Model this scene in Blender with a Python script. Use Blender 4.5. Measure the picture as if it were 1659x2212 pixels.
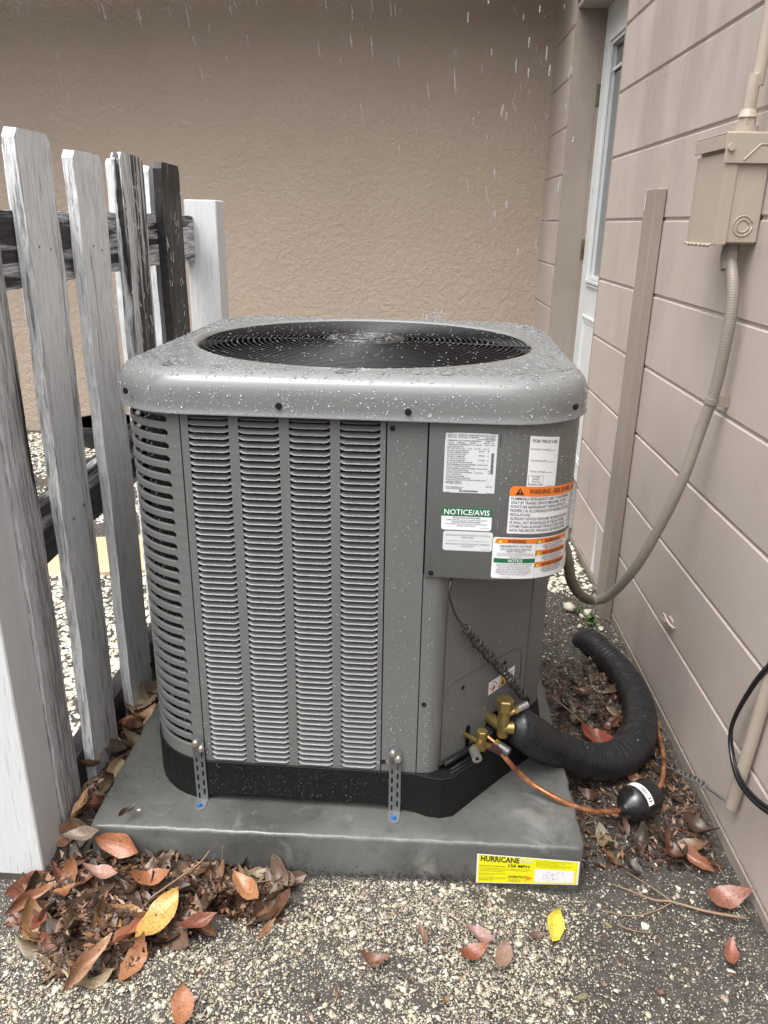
import bpy, math, random
import numpy as np
from math import sin, cos, pi, radians, sqrt
random.seed(7); rng = np.random.default_rng(11)
C = bpy.context.scene.collection
for o in list(bpy.data.objects): bpy.data.objects.remove(o)
sc = bpy.context.scene

# ------------------------------------------------------------------ camera
cam = bpy.data.objects.new('camera', bpy.data.cameras.new('camera')); C.objects.link(cam)
cam.data.sensor_fit = 'VERTICAL'; cam.data.sensor_height = 36.0; cam.data.lens = 36.0*1677.494/2212.0
cam.data.clip_start = 0.02; cam.data.clip_end = 500
import mathutils
def cam_matrix(loc, yaw, pitch, roll):
    cy, sy, cp, sp, cr, sr = cos(yaw), sin(yaw), cos(pitch), sin(pitch), cos(roll), sin(roll)
    f = mathutils.Vector((-sy*cp, cy*cp, sp)); r = mathutils.Vector((cy, sy, 0)); u = r.cross(f)
    r2 = cr*r + sr*u; u2 = -sr*r + cr*u
    m = mathutils.Matrix.Identity(4)
    for i in range(3): m[i][0] = r2[i]; m[i][1] = u2[i]; m[i][2] = -f[i]; m[i][3] = loc[i]
    return m
cam.matrix_world = cam_matrix((0.626, -1.1945, 1.1258), 0.0424, -0.3565, 0.0170)
sc.camera = cam

# ------------------------------------------------------------------ sky, sun, exposure (overcast, raining)
SUN_EL, SUN_ROT = radians(66), radians(218)
w = bpy.data.worlds.new('World'); sc.world = w; w.use_nodes = True
nt = w.node_tree; nt.nodes.clear()
sky = nt.nodes.new('ShaderNodeTexSky'); sky.sky_type = 'NISHITA'; sky.sun_disc = False
sky.sun_elevation = SUN_EL; sky.sun_rotation = SUN_ROT; sky.dust_density = 6.0; sky.air_density = 1.0
hs = nt.nodes.new('ShaderNodeHueSaturation'); hs.inputs['Saturation'].default_value = 0.12
bg = nt.nodes.new('ShaderNodeBackground'); bg.inputs['Strength'].default_value = 0.15
wo = nt.nodes.new('ShaderNodeOutputWorld')
nt.links.new(sky.outputs[0], hs.inputs['Color']); # overcast luminance: the zenith about three times the horizon
tc = nt.nodes.new('ShaderNodeTexCoord'); sx = nt.nodes.new('ShaderNodeSeparateXYZ'); nt.links.new(tc.outputs['Generated'], sx.inputs[0])
mr = nt.nodes.new('ShaderNodeMapRange'); nt.links.new(sx.outputs[2], mr.inputs[0]); mr.inputs[3].default_value = .38; mr.inputs[4].default_value = 2.6
ml = nt.nodes.new('ShaderNodeMix'); ml.data_type = 'RGBA'; ml.blend_type = 'MULTIPLY'; ml.inputs[0].default_value = 1; nt.links.new(hs.outputs[0], ml.inputs[6]); nt.links.new(mr.outputs[0], ml.inputs[7])
nt.links.new(ml.outputs[2], bg.inputs['Color']); nt.links.new(bg.outputs[0], wo.inputs['Surface'])
sl = bpy.data.lights.new('sun', 'SUN'); sl.energy = 1.5; sl.angle = radians(95); sl.color = (1.0, 0.985, 0.96)
sun = bpy.data.objects.new('sun', sl); C.objects.link(sun)
# direction towards the sun in world: rotation 200 deg (behind the camera, slightly left)
sd = mathutils.Vector((sin(SUN_ROT)*cos(SUN_EL), cos(SUN_ROT)*cos(SUN_EL), sin(SUN_EL)))
sun.rotation_euler = sd.to_track_quat('Z', 'Y').to_euler(); sun.location = (0, -2, 5)
sc.view_settings.view_transform = 'Standard'; sc.view_settings.look = 'None'
sc.view_settings.gamma = 1; sc.view_settings.use_curve_mapping = False
sc.view_settings.exposure = 0.22

# ------------------------------------------------------------------ frames measured from the photograph (metres)
G = -0.099                       # ground level; z = 0 is the top of the concrete pad
UPX, UPY, UA = 0.5746, 0.0823, -0.0248        # pivot and turn of the air conditioner
WPX, WPY, WA = 1.2886, 1.1323, 0.0129         # pivot and turn of the block wall
def rz(x, y, a): return cos(a)*x - sin(a)*y, sin(a)*x + cos(a)*y
def UW(P):
    x, y = rz(P[0]-UPX, P[1]-UPY, UA); return (UPX+x, UPY+y, P[2])
def WW(P):
    x, y = rz(P[0]-WPX, P[1]-WPY, WA); return (WPX+x, WPY+y, P[2])
def toW(P):
    x, y = rz(P[0]-WPX, P[1]-WPY, -WA); return (WPX+x, WPY+y, P[2])

# ------------------------------------------------------------------ mesh helpers
class MB:
    def __init__(s): s.v = []; s.f = []
    def add(s, vs, fs):
        n = len(s.v); s.v.extend([tuple(map(float, v)) for v in vs]); s.f.extend([tuple(n+i for i in f) for f in fs]); return s
    def box(s, x0, x1, y0, y1, z0, z1):
        return s.add([(x0,y0,z0),(x1,y0,z0),(x1,y1,z0),(x0,y1,z0),(x0,y0,z1),(x1,y0,z1),(x1,y1,z1),(x0,y1,z1)],
                     [(0,3,2,1),(4,5,6,7),(0,1,5,4),(1,2,6,5),(2,3,7,6),(3,0,4,7)])
    def bbox(s, x0, x1, y0, y1, z0, z1, b=0.002):
        # bevelled box
        vs = []; idx = {}
        bm_ = [(x0,x1),(y0,y1),(z0,z1)]
        for a in range(3):
            for i in (0,1):
                for j in (0,1):
                    for k in (0,1):
                        c = [bm_[0][i], bm_[1][j], bm_[2][k]]; sg = [1-2*i, 1-2*j, 1-2*k]
                        p = [c[q] + (0 if q == a else sg[q]*b) for q in range(3)]
                        idx[(a,i,j,k)] = len(vs); vs.append(p)
        fs = []
        for i in (0,1): fs.append([idx[(0,i,0,0)],idx[(0,i,1,0)],idx[(0,i,1,1)],idx[(0,i,0,1)]])
        for j in (0,1): fs.append([idx[(1,0,j,0)],idx[(1,1,j,0)],idx[(1,1,j,1)],idx[(1,0,j,1)]])
        for k in (0,1): fs.append([idx[(2,0,0,k)],idx[(2,1,0,k)],idx[(2,1,1,k)],idx[(2,0,1,k)]])
        for j in (0,1):
            for k in (0,1): fs.append([idx[(1,0,j,k)],idx[(1,1,j,k)],idx[(2,1,j,k)],idx[(2,0,j,k)]])
        for i in (0,1):
            for k in (0,1): fs.append([idx[(0,i,0,k)],idx[(0,i,1,k)],idx[(2,i,1,k)],idx[(2,i,0,k)]])
        for i in (0,1):
            for j in (0,1): fs.append([idx[(0,i,j,0)],idx[(0,i,j,1)],idx[(1,i,j,1)],idx[(1,i,j,0)]])
        for i in (0,1):
            for j in (0,1):
                for k in (0,1): fs.append([idx[(0,i,j,k)],idx[(1,i,j,k)],idx[(2,i,j,k)]])
        s.add(vs, fs); s.fixn = True; return s
    def tube(s, pts, r, n=10, closed=False, caps=True):
        P = np.array(pts, float); m = len(P)
        R = np.full(m, r) if np.isscalar(r) else np.array(r, float)
        T = np.zeros_like(P)
        for i in range(m):
            a = P[(i+1) % m] if (closed or i < m-1) else P[i]; b = P[(i-1) % m] if (closed or i > 0) else P[i]
            T[i] = a-b; T[i] /= np.linalg.norm(T[i])+1e-12
        u = np.cross(T[0], (0,0,1)); 
        if np.linalg.norm(u) < 1e-3: u = np.cross(T[0], (0,1,0))
        u /= np.linalg.norm(u); vs = []
        for i in range(m):
            u = u - T[i]*np.dot(u, T[i]); u /= np.linalg.norm(u); v_ = np.cross(T[i], u)
            for k in range(n):
                a = 2*pi*k/n; vs.append(P[i] + R[i]*(cos(a)*u + sin(a)*v_))
        fs = []
        for i in range(m if closed else m-1):
            j = (i+1) % m
            for k in range(n): fs.append((i*n+k, i*n+(k+1) % n, j*n+(k+1) % n, j*n+k))
        if not closed and caps: fs.append(tuple(range(n))[::-1]); fs.append(tuple((m-1)*n+k for k in range(n)))
        return s.add(vs, fs)
    def cyl(s, a, b, r, n=16, r2=None):
        return s.tube([a, b], [r, r if r2 is None else r2], n)
    def prism(s, poly, axis, a, b):
        # poly 2D list; axis 0/1/2 extrude direction
        n = len(poly)
        def P(p, t): return {0:(t,p[0],p[1]), 1:(p[0],t,p[1]), 2:(p[0],p[1],t)}[axis]
        vs = [P(p, a) for p in poly]+[P(p, b) for p in poly]
        fs = [tuple(range(n))[::-1], tuple(range(n, 2*n))]+[(i,(i+1)%n,(i+1)%n+n,i+n) for i in range(n)]
        return s.add(vs, fs)
    def build(s, name, mat, parent=None, origin=(0,0,0), smooth=False, fn=None, bevel=None):
        vs = s.v if fn is None else [fn(p) for p in s.v]
        ox, oy, oz = origin
        me = bpy.data.meshes.new(name)
        me.from_pydata([(x-ox, y-oy, z-oz) for x, y, z in vs], [], s.f); me.update()
        if getattr(s, 'fixn', False): fixn(me)
        me.materials.append(mat)
        o = bpy.data.objects.new(name, me); C.objects.link(o)
        if parent is not None: o.parent = parent
        else: o.location = origin
        if smooth: shade(me, smooth)
        return o
def fixn(me):
    import bmesh
    b = bmesh.new(); b.from_mesh(me); bmesh.ops.recalc_face_normals(b, faces=b.faces); b.to_mesh(me); b.free()
def shade(me, ang):
    me.polygons.foreach_set('use_smooth', [True]*len(me.polygons))
    if ang is not True:
        import bmesh
        b = bmesh.new(); b.from_mesh(me)
        for e in b.edges:
            if len(e.link_faces) == 2 and e.calc_face_angle(0) > radians(ang): e.smooth = False
        b.to_mesh(me); b.free()
def empty(name, loc, rot=0):
    o = bpy.data.objects.new(name, None); C.objects.link(o); o.location = loc; o.rotation_euler = (0,0,rot); o.empty_display_size = .05
    return o
def tag(o, label, cat, group=None):
    o['label'] = label; o['category'] = cat
    if group: o['group'] = group
    return o
def np_mesh(name, V, F, mat):
    me = bpy.data.meshes.new(name); V = np.asarray(V, np.float32); F = np.asarray(F, np.int32); k = F.shape[1]
    me.vertices.add(len(V)); me.vertices.foreach_set('co', V.ravel())
    me.loops.add(F.size); me.loops.foreach_set('vertex_index', F.ravel())
    me.polygons.add(len(F)); me.polygons.foreach_set('loop_start', np.arange(0, F.size, k, dtype=np.int32))
    me.update(calc_edges=True); me.materials.append(mat)
    o = bpy.data.objects.new(name, me); C.objects.link(o); return o
def spline(pts, n=8):
    P = np.array(pts, float); out = []
    Q = np.vstack([2*P[0]-P[1], P, 2*P[-1]-P[-2]])
    for i in range(1, len(Q)-2):
        for k in range(n):
            t = k/n; a, b, c_, d = Q[i-1], Q[i], Q[i+1], Q[i+2]
            out.append(.5*((2*b)+(-a+c_)*t+(2*a-5*b+4*c_-d)*t*t+(-a+3*b-3*c_+d)*t**3))
    out.append(P[-1]); return np.array(out)

# ------------------------------------------------------------------ material helpers
class N:
    def __init__(s, name):
        s.m = bpy.data.materials.new(name); s.m.use_nodes = True; s.t = s.m.node_tree; s.t.nodes.clear()
        s.out = s.t.nodes.new('ShaderNodeOutputMaterial'); s.b = s.t.nodes.new('ShaderNodeBsdfPrincipled')
        s.t.links.new(s.b.outputs[0], s.out.inputs['Surface'])
        s._co = None
    def co(s, which='Object'):
        n = s.t.nodes.new('ShaderNodeTexCoord'); return n.outputs[which]
    def set(s, **k):
        for a, v in k.items():
            key = {'base':'Base Color','rough':'Roughness','metal':'Metallic','coat':'Coat Weight','coatr':'Coat Roughness','trans':'Transmission Weight','ior':'IOR','spec':'Specular IOR Level','normal':'Normal','sss':'Subsurface Weight'}[a]
            s.put(s.b.inputs[key], v)
        return s
    def put(s, inp, v):
        if hasattr(v, 'is_output') or isinstance(v, bpy.types.NodeSocket): s.t.links.new(v, inp)
        elif isinstance(v, tuple) and len(v) == 3 and inp.type == 'RGBA': inp.default_value = (*v, 1)
        else: inp.default_value = v
    def node(s, typ, **k):
        n = s.t.nodes.new(typ)
        for a, v in k.items():
            if a.startswith('i_'): s.put(n.inputs[a[2:].replace('_', ' ')], v)
            else: setattr(n, a, v)
        return n
    def map(s, scale=(1,1,1), co=None, loc=None, rot=None):
        n = s.t.nodes.new('ShaderNodeMapping'); s.put(n.inputs['Vector'], co if co is not None else s.co())
        n.inputs['Scale'].default_value = scale
        if loc is not None: s.put(n.inputs['Location'], loc)
        if rot is not None: n.inputs['Rotation'].default_value = rot
        return n.outputs[0]
    def noise(s, scale=5, detail=4, rough=.55, vec=None, dist=0, out=0):
        n = s.node('ShaderNodeTexNoise'); s.put(n.inputs['Vector'], vec if vec is not None else s.co())
        n.inputs['Scale'].default_value = scale; n.inputs['Detail'].default_value = detail; n.inputs['Roughness'].default_value = rough
        n.inputs['Distortion'].default_value = dist; return n.outputs[out]
    def vor(s, scale=5, vec=None, feature='F1', out='Distance', rnd=1):
        n = s.node('ShaderNodeTexVoronoi', feature=feature); s.put(n.inputs['Vector'], vec if vec is not None else s.co())
        n.inputs['Scale'].default_value = scale; n.inputs['Randomness'].default_value = rnd; return n.outputs[out]
    def ramp(s, f, stops, interp='LINEAR'):
        n = s.node('ShaderNodeValToRGB'); s.put(n.inputs[0], f); cr = n.color_ramp; cr.interpolation = interp
        while len(cr.elements) > 1: cr.elements.remove(cr.elements[-1])
        first = True
        for p, c in stops:
            c = (c, c, c) if not isinstance(c, tuple) else c
            if first: e = cr.elements[0]; e.position = p; first = False
            else: e = cr.elements.new(p)
            e.color = (*c, 1)
        return n.outputs[0]
    def mix(s, f, a, b, mode='MIX'):
        n = s.node('ShaderNodeMix', data_type='RGBA', blend_type=mode)
        s.put(n.inputs[0], f); s.put(n.inputs[6], a); s.put(n.inputs[7], b); return n.outputs[2]
    def math(s, op, a, b=0.0, clamp=False):
        n = s.node('ShaderNodeMath', operation=op, use_clamp=clamp); s.put(n.inputs[0], a); s.put(n.inputs[1], b); return n.outputs[0]
    def bump(s, h, strength=.3, dist=.002, normal=None):
        n = s.node('ShaderNodeBump'); s.put(n.inputs['Height'], h); s.put(n.inputs['Strength'], strength); n.inputs['Distance'].default_value = dist
        if normal is not None: s.put(n.inputs['Normal'], normal)
        return n.outputs[0]
    def rangemap(s, f, a, b, c=0., d=1.):
        n = s.node('ShaderNodeMapRange'); s.put(n.inputs[0], f)
        for i, v in enumerate((a, b, c, d)): s.put(n.inputs[i+1], v)
        return n.outputs[0]

MAT = {}
def simple(name, base, rough=.5, metal=0., var=0., bump=0., bscale=200, coat=0, **k):
    m = N(name); b = base
    if var:
        f = m.noise(12, 5); b = m.mix(m.rangemap(f, .3, .7), tuple(c*(1-var) for c in base), tuple(c*(1+var) for c in base))
    m.set(base=b, rough=rough, metal=metal, coat=coat, **k)
    if bump: m.set(normal=m.bump(m.noise(bscale, 3), bump, .001))
    MAT[name] = m.m; return m.m

# painted sheet metal of the unit, wet
m = N('grey_paint')
f = m.noise(3.5, 5); g = m.noise(260, 2)
run = m.noise(1, 4, vec=m.map((60, 60, 2.5)))
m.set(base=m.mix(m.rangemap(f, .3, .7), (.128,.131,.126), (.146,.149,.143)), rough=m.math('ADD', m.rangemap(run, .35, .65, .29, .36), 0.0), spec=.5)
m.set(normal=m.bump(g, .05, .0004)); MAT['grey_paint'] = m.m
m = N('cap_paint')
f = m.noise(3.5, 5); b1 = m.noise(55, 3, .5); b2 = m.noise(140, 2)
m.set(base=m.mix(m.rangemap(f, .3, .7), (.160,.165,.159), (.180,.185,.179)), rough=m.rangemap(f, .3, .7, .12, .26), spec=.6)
geo = m.node('ShaderNodeNewGeometry'); sp = m.node('ShaderNodeSeparateXYZ'); m.put(sp.inputs[0], geo.outputs['Normal'])
wet = m.rangemap(sp.outputs[2], .75, .97, 0, 1)
m.set(normal=m.bump(m.math('ADD', b1, m.math('MULTIPLY', b2, .4)), m.math('MULTIPLY', wet, .35), .004)); MAT['cap_paint'] = m.m

simple('black_plastic', (.008,.0085,.009), .5, var=.2, bump=.2, bscale=500, spec=.22)
simple('black_wire', (.004,.004,.0045), .42, spec=.4)
simple('dark_hole', (.006,.006,.006), .9, spec=.1)
simple('fan_blade', (.012,.012,.013), .55, spec=.3)
simple('galvanised', (.20,.21,.21), .42, metal=.6, var=.3)
simple('zinc_bolt', (.62,.62,.60), .25, metal=.9)
simple('blue_bolt', (.03,.12,.38), .4)
simple('black_screw', (.015,.015,.015), .35, metal=.3)
simple('silver_cap', (.45,.45,.45), .35, metal=.9)
simple('white_print', (.78,.79,.80), .32, coat=.3)
simple('offwhite_print', (.62,.64,.64), .3, coat=.3)
simple('green_print', (.012,.135,.055), .35)
simple('orange_print', (.80,.20,.022), .35)
simple('yellow_print', (.80,.56,.03), .35)
simple('black_print', (.02,.02,.022), .4)
simple('grey_print', (.16,.16,.17), .4)
simple('red_print', (.6,.03,.02), .4)
simple('brass', (.36,.265,.10), .38, metal=.85, var=.35)
simple('coil_plastic', (.035,.026,.023), .35)
simple('cable_black', (.012,.012,.013), .25)
simple('hinge_brass', (.15,.12,.07), .45, metal=.6, var=.5)
simple('tape_grey', (.10,.10,.10), .45)
simple('pot_black', (.02,.02,.021), .4)
simple('hose_blue', (.10,.22,.68), .35)
simple('pale_flake', (.66,.63,.56), .7)
# copper with heat-dark patches
m = N('copper'); f = m.noise(28, 4); m.set(base=m.ramp(f, [(.30,(.13,.05,.05)),(.45,(.50,.20,.09)),(.6,(.78,.38,.20)),(.8,(.62,.27,.12))]), metal=.85, rough=m.rangemap(m.noise(60,3), .3,.7,.22,.5)); MAT['copper'] = m.m
# wrapped foam insulation
m = N('foam_black'); f = m.noise(40, 4); m.set(base=m.mix(f, (.008,.009,.010), (.018,.019,.022)), rough=m.rangemap(m.noise(18,3), .35,.65,.28,.5), spec=.5)
m.set(normal=m.bump(m.noise(90,3), .35, .003)); MAT['foam_black'] = m.m
# water drops; slight white body colour imitates skylight caught in the beads
m = N('water_drop'); m.set(base=(.95,.97,1), rough=.02, trans=.93, ior=1.33, spec=.5); MAT['water_drop'] = m.m

# stucco
m = N('stucco')
v1 = m.noise(34, 4, .6, dist=.5); v2 = m.noise(110, 4, .6); n3 = m.noise(1.1, 4)
plate_ = m.rangemap(v1, .38, .62)
ridge = m.rangemap(m.math('ABSOLUTE', m.math('SUBTRACT', m.noise(17, 3, .6, dist=1.1), .5)), .0, .035, 1, 0)
m.set(base=m.mix(m.rangemap(n3, .3, .7), (.39,.315,.252), (.43,.35,.282)), rough=.6, spec=.35)
m.set(normal=m.bump(m.math('ADD', m.math('ADD', plate_, m.math('MULTIPLY', ridge, -.35)), m.math('MULTIPLY', v2, .5)), .62, .0036)); MAT['stucco'] = m.m
# painted concrete block
def blockmat(name, a, b, rough=.45):
    m = N(name)
    oi = m.node('ShaderNodeObjectInfo'); rnd = oi.outputs['Random']
    off = m.node('ShaderNodeCombineXYZ'); m.put(off.inputs[0], m.math('MULTIPLY', rnd, 37.)); m.put(off.inputs[1], m.math('MULTIPLY', rnd, 91.)); m.put(off.inputs[2], m.math('MULTIPLY', rnd, 17.))
    co = m.map((1,1,1), loc=off.outputs[0])
    n1 = m.noise(3, 5, vec=co); n2 = m.noise(70, 4, .6, vec=co); drips = m.noise(1, 4, .6, vec=m.map((60,60,34), loc=off.outputs[0]))
    crack = m.vor(7, vec=m.mix(.06, co, m.noise(9, 4, vec=co, out=1)), feature='DISTANCE_TO_EDGE')
    cr = m.rangemap(crack, 0, .006, 1, 0); crm = m.math('MULTIPLY', cr, m.rangemap(m.noise(4, 2, vec=co), .56, .62, 0, .55))
    base = m.mix(m.rangemap(n1, .3, .7), a, b)
    gp = m.node('ShaderNodeNewGeometry'); wetn = m.noise(1, 5, .65, vec=m.map((3.5,3.5,.9), co=gp.outputs['Position']), dist=.6)
    wet = m.rangemap(wetn, .48, .60, 0, .32); base = m.mix(wet, base, m.mix(1., base, (.72,.70,.70), 'MULTIPLY'))
    stn = m.rangemap(m.noise(1, 4, .7, vec=m.map((26,26,2.2), co=gp.outputs['Position'])),   .62, .80, 0, .10); base = m.mix(stn, base, m.mix(1., base, (.62,.60,.58), 'MULTIPLY'))
    base = m.mix(crm, base, (.10,.08,.07))
    m.set(base=base, rough=m.math('SUBTRACT', m.rangemap(n1, .3, .7, rough-.13, rough+.1), m.math('MULTIPLY', wet, .35)), spec=.5)
    h = m.math('ADD', m.math('MULTIPLY', n2, .5), m.math('MULTIPLY', drips, .8)); h = m.math('SUBTRACT', h, crm)
    m.set(normal=m.bump(h, .26, .0035)); MAT[name] = m.m
blockmat('block_paint', (.43,.368,.330), (.475,.412,.370))
blockmat('joint_paint', (.35,.30,.268), (.40,.35,.312))
blockmat('trim_paint', (.265,.222,.186), (.31,.262,.222), .5)
blockmat('conduit_paint', (.235,.203,.172), (.275,.238,.20), .42)
blockmat('box_paint', (.37,.315,.262), (.41,.35,.29), .38)
simple('door_white', (.68,.70,.70), .35, var=.03)
simple('slab_concrete', (.16,.155,.145), .6, var=.3, bump=.5, bscale=80)
m = N('door_glass'); m.set(base=(.02,.025,.025), rough=.03, spec=.9, coat=.5); MAT['door_glass'] = m.m
simple('blind_white', (.30,.33,.33), .5)
# concrete pad, wet
m = N('pad_concrete')
n1 = m.noise(4, 6, .6); n2 = m.noise(60, 4); pit = m.vor(55); n4 = m.noise(11, 5, .65, dist=.6)
c = m.mix(m.rangemap(n1, .3, .7), (.062,.063,.058), (.125,.126,.117)); c = m.mix(m.rangemap(m.noise(26, 5, .7), .5, .72, 0, .55), c, (.045,.045,.041))
c = m.mix(m.rangemap(n4, .57, .70, 0, .5), c, (.21,.215,.20)); c = m.mix(m.rangemap(pit, .03, .07, .7, 0), c, (.035,.035,.033))
m.set(base=c, rough=m.rangemap(n1, .35, .65, .18, .48), spec=.5)
m.set(normal=m.bump(m.math('ADD', m.math('MULTIPLY', n2, .5), m.rangemap(pit, .0, .1, -.4, 0)), .6, .003)); MAT['pad_concrete'] = m.m
# soil
m = N('wet_soil')
n1 = m.noise(2.2, 5, .6); n2 = m.noise(45, 5, .65); vo = m.vor(190); voc = m.vor(190, out='Color')
vo2 = m.vor(420); voc2 = m.vor(420, out='Color')
sepc = m.node('ShaderNodeSeparateColor'); m.put(sepc.inputs[0], voc); sepd = m.node('ShaderNodeSeparateColor'); m.put(sepd.inputs[0], voc2)
dens = m.rangemap(n1, .35, .6, .80, .45)
mask1 = m.math('MULTIPLY', m.math('GREATER_THAN', sepc.outputs[0], dens), m.rangemap(vo, .22, .34, 1, 0))
mask2 = m.math('MULTIPLY', m.math('GREATER_THAN', sepd.outputs[1], .74), m.rangemap(vo2, .25, .4, 1, 0))
base = m.mix(m.rangemap(n2, .3, .7), (.026,.023,.020), (.066,.058,.050))
base = m.mix(m.math('MULTIPLY', mask2, .6), base, (.30,.27,.23)); base = m.mix(mask1, base, (.42,.385,.32))
m.set(base=base, rough=m.rangemap(n2, .3, .7, .42, .75), spec=.4)
m.set(normal=m.bump(m.math('ADD', n2, m.math('MULTIPLY', mask1, .3)), .9, .007)); MAT['wet_soil'] = m.m
# shells: colour by island
def shellmat(name, stops, rough=.5):
    m = N(name); g = m.node('ShaderNodeNewGeometry')
    c = m.ramp(g.outputs['Random Per Island'], stops); n = m.noise(150, 3)
    c = m.mix(m.rangemap(n, .35, .7, 0, .35), c, (.30,.26,.20))
    m.set(base=c, rough=rough, spec=.4); m.set(normal=m.bump(m.noise(300, 2), .3, .001)); MAT[name] = m.m
shellmat('shell_chips', [(0,(.13,.115,.09)),(.15,(.30,.26,.20)),(.35,(.54,.485,.38)),(.55,(.44,.385,.29)),(.72,(.68,.635,.53)),(.82,(.60,.55,.44)),(.9,(.30,.21,.14)),(.96,(.13,.13,.13)),(1,(.30,.28,.26))])
shellmat('shell_white', [(0,(.40,.36,.28)),(.2,(.64,.61,.52)),(.6,(.56,.52,.42)),(.9,(.72,.69,.62)),(1,(.34,.27,.19))], .45)
# leaf: object colour
m = N('leaf')
oi = m.node('ShaderNodeObjectInfo'); uv = m.co('Generated'); su = m.node('ShaderNodeSeparateXYZ'); m.put(su.inputs[0], uv)
mid = m.rangemap(m.math('ABSOLUTE', m.math('SUBTRACT', su.outputs[1], .5)), 0, .025, 1, 0)
side = m.node('ShaderNodeTexWave', wave_type='BANDS'); m.put(side.inputs['Vector'], m.map((1,.6,0), co=uv, rot=(0,0,.7))); side.inputs['Scale'].default_value = 5.; side.inputs['Distortion'].default_value = 1.
vein = m.math('MAXIMUM', m.math('MULTIPLY', mid, .8), m.rangemap(side.outputs['Fac'], .9, 1, 0, .25))
blot = m.noise(60, 4); spots = m.noise(160, 2)
hsv = m.node('ShaderNodeHueSaturation'); m.put(hsv.inputs['Color'], oi.outputs['Color']); hsv.inputs['Saturation'].default_value = .88; hsv.inputs['Value'].default_value = .92; blot2 = m.noise(24, 4, .6)
c = m.mix(m.rangemap(blot, .35, .65, 0, .6), hsv.outputs[0], m.mix(1., oi.outputs['Color'], (.50,.42,.38), 'MULTIPLY')); c = m.mix(m.rangemap(blot2, .5, .66, 0, .75), c, m.mix(1., oi.outputs['Color'], (.28,.24,.24), 'MULTIPLY'))
c = m.mix(m.rangemap(spots, .66, .72, 0, .8), c, (.02,.012,.008)); c = m.mix(m.math('MULTIPLY', vein, .5), c, m.mix(1., oi.outputs['Color'], (1.5,1.4,1.3), 'MULTIPLY'))
m.set(base=c, rough=m.rangemap(blot, .3, .7, .2, .42), spec=.5); m.set(normal=m.bump(m.math('ADD', m.math('MULTIPLY', vein, .6), m.math('MULTIPLY', blot, .6)), .4, .0015)); MAT['leaf'] = m.m
m = N('litter'); g = m.node('ShaderNodeNewGeometry')
m.set(base=m.ramp(g.outputs['Random Per Island'], [(0,(.018,.012,.009)),(.3,(.050,.028,.019)),(.55,(.13,.062,.035)),(.75,(.035,.025,.020)),(.9,(.24,.12,.060)),(1,(.26,.19,.13))]), rough=.4); MAT['litter'] = m.m
simple('twig', (.20,.135,.085), .55, var=.35); simple('stem_green', (.06,.14,.02), .4)
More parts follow.
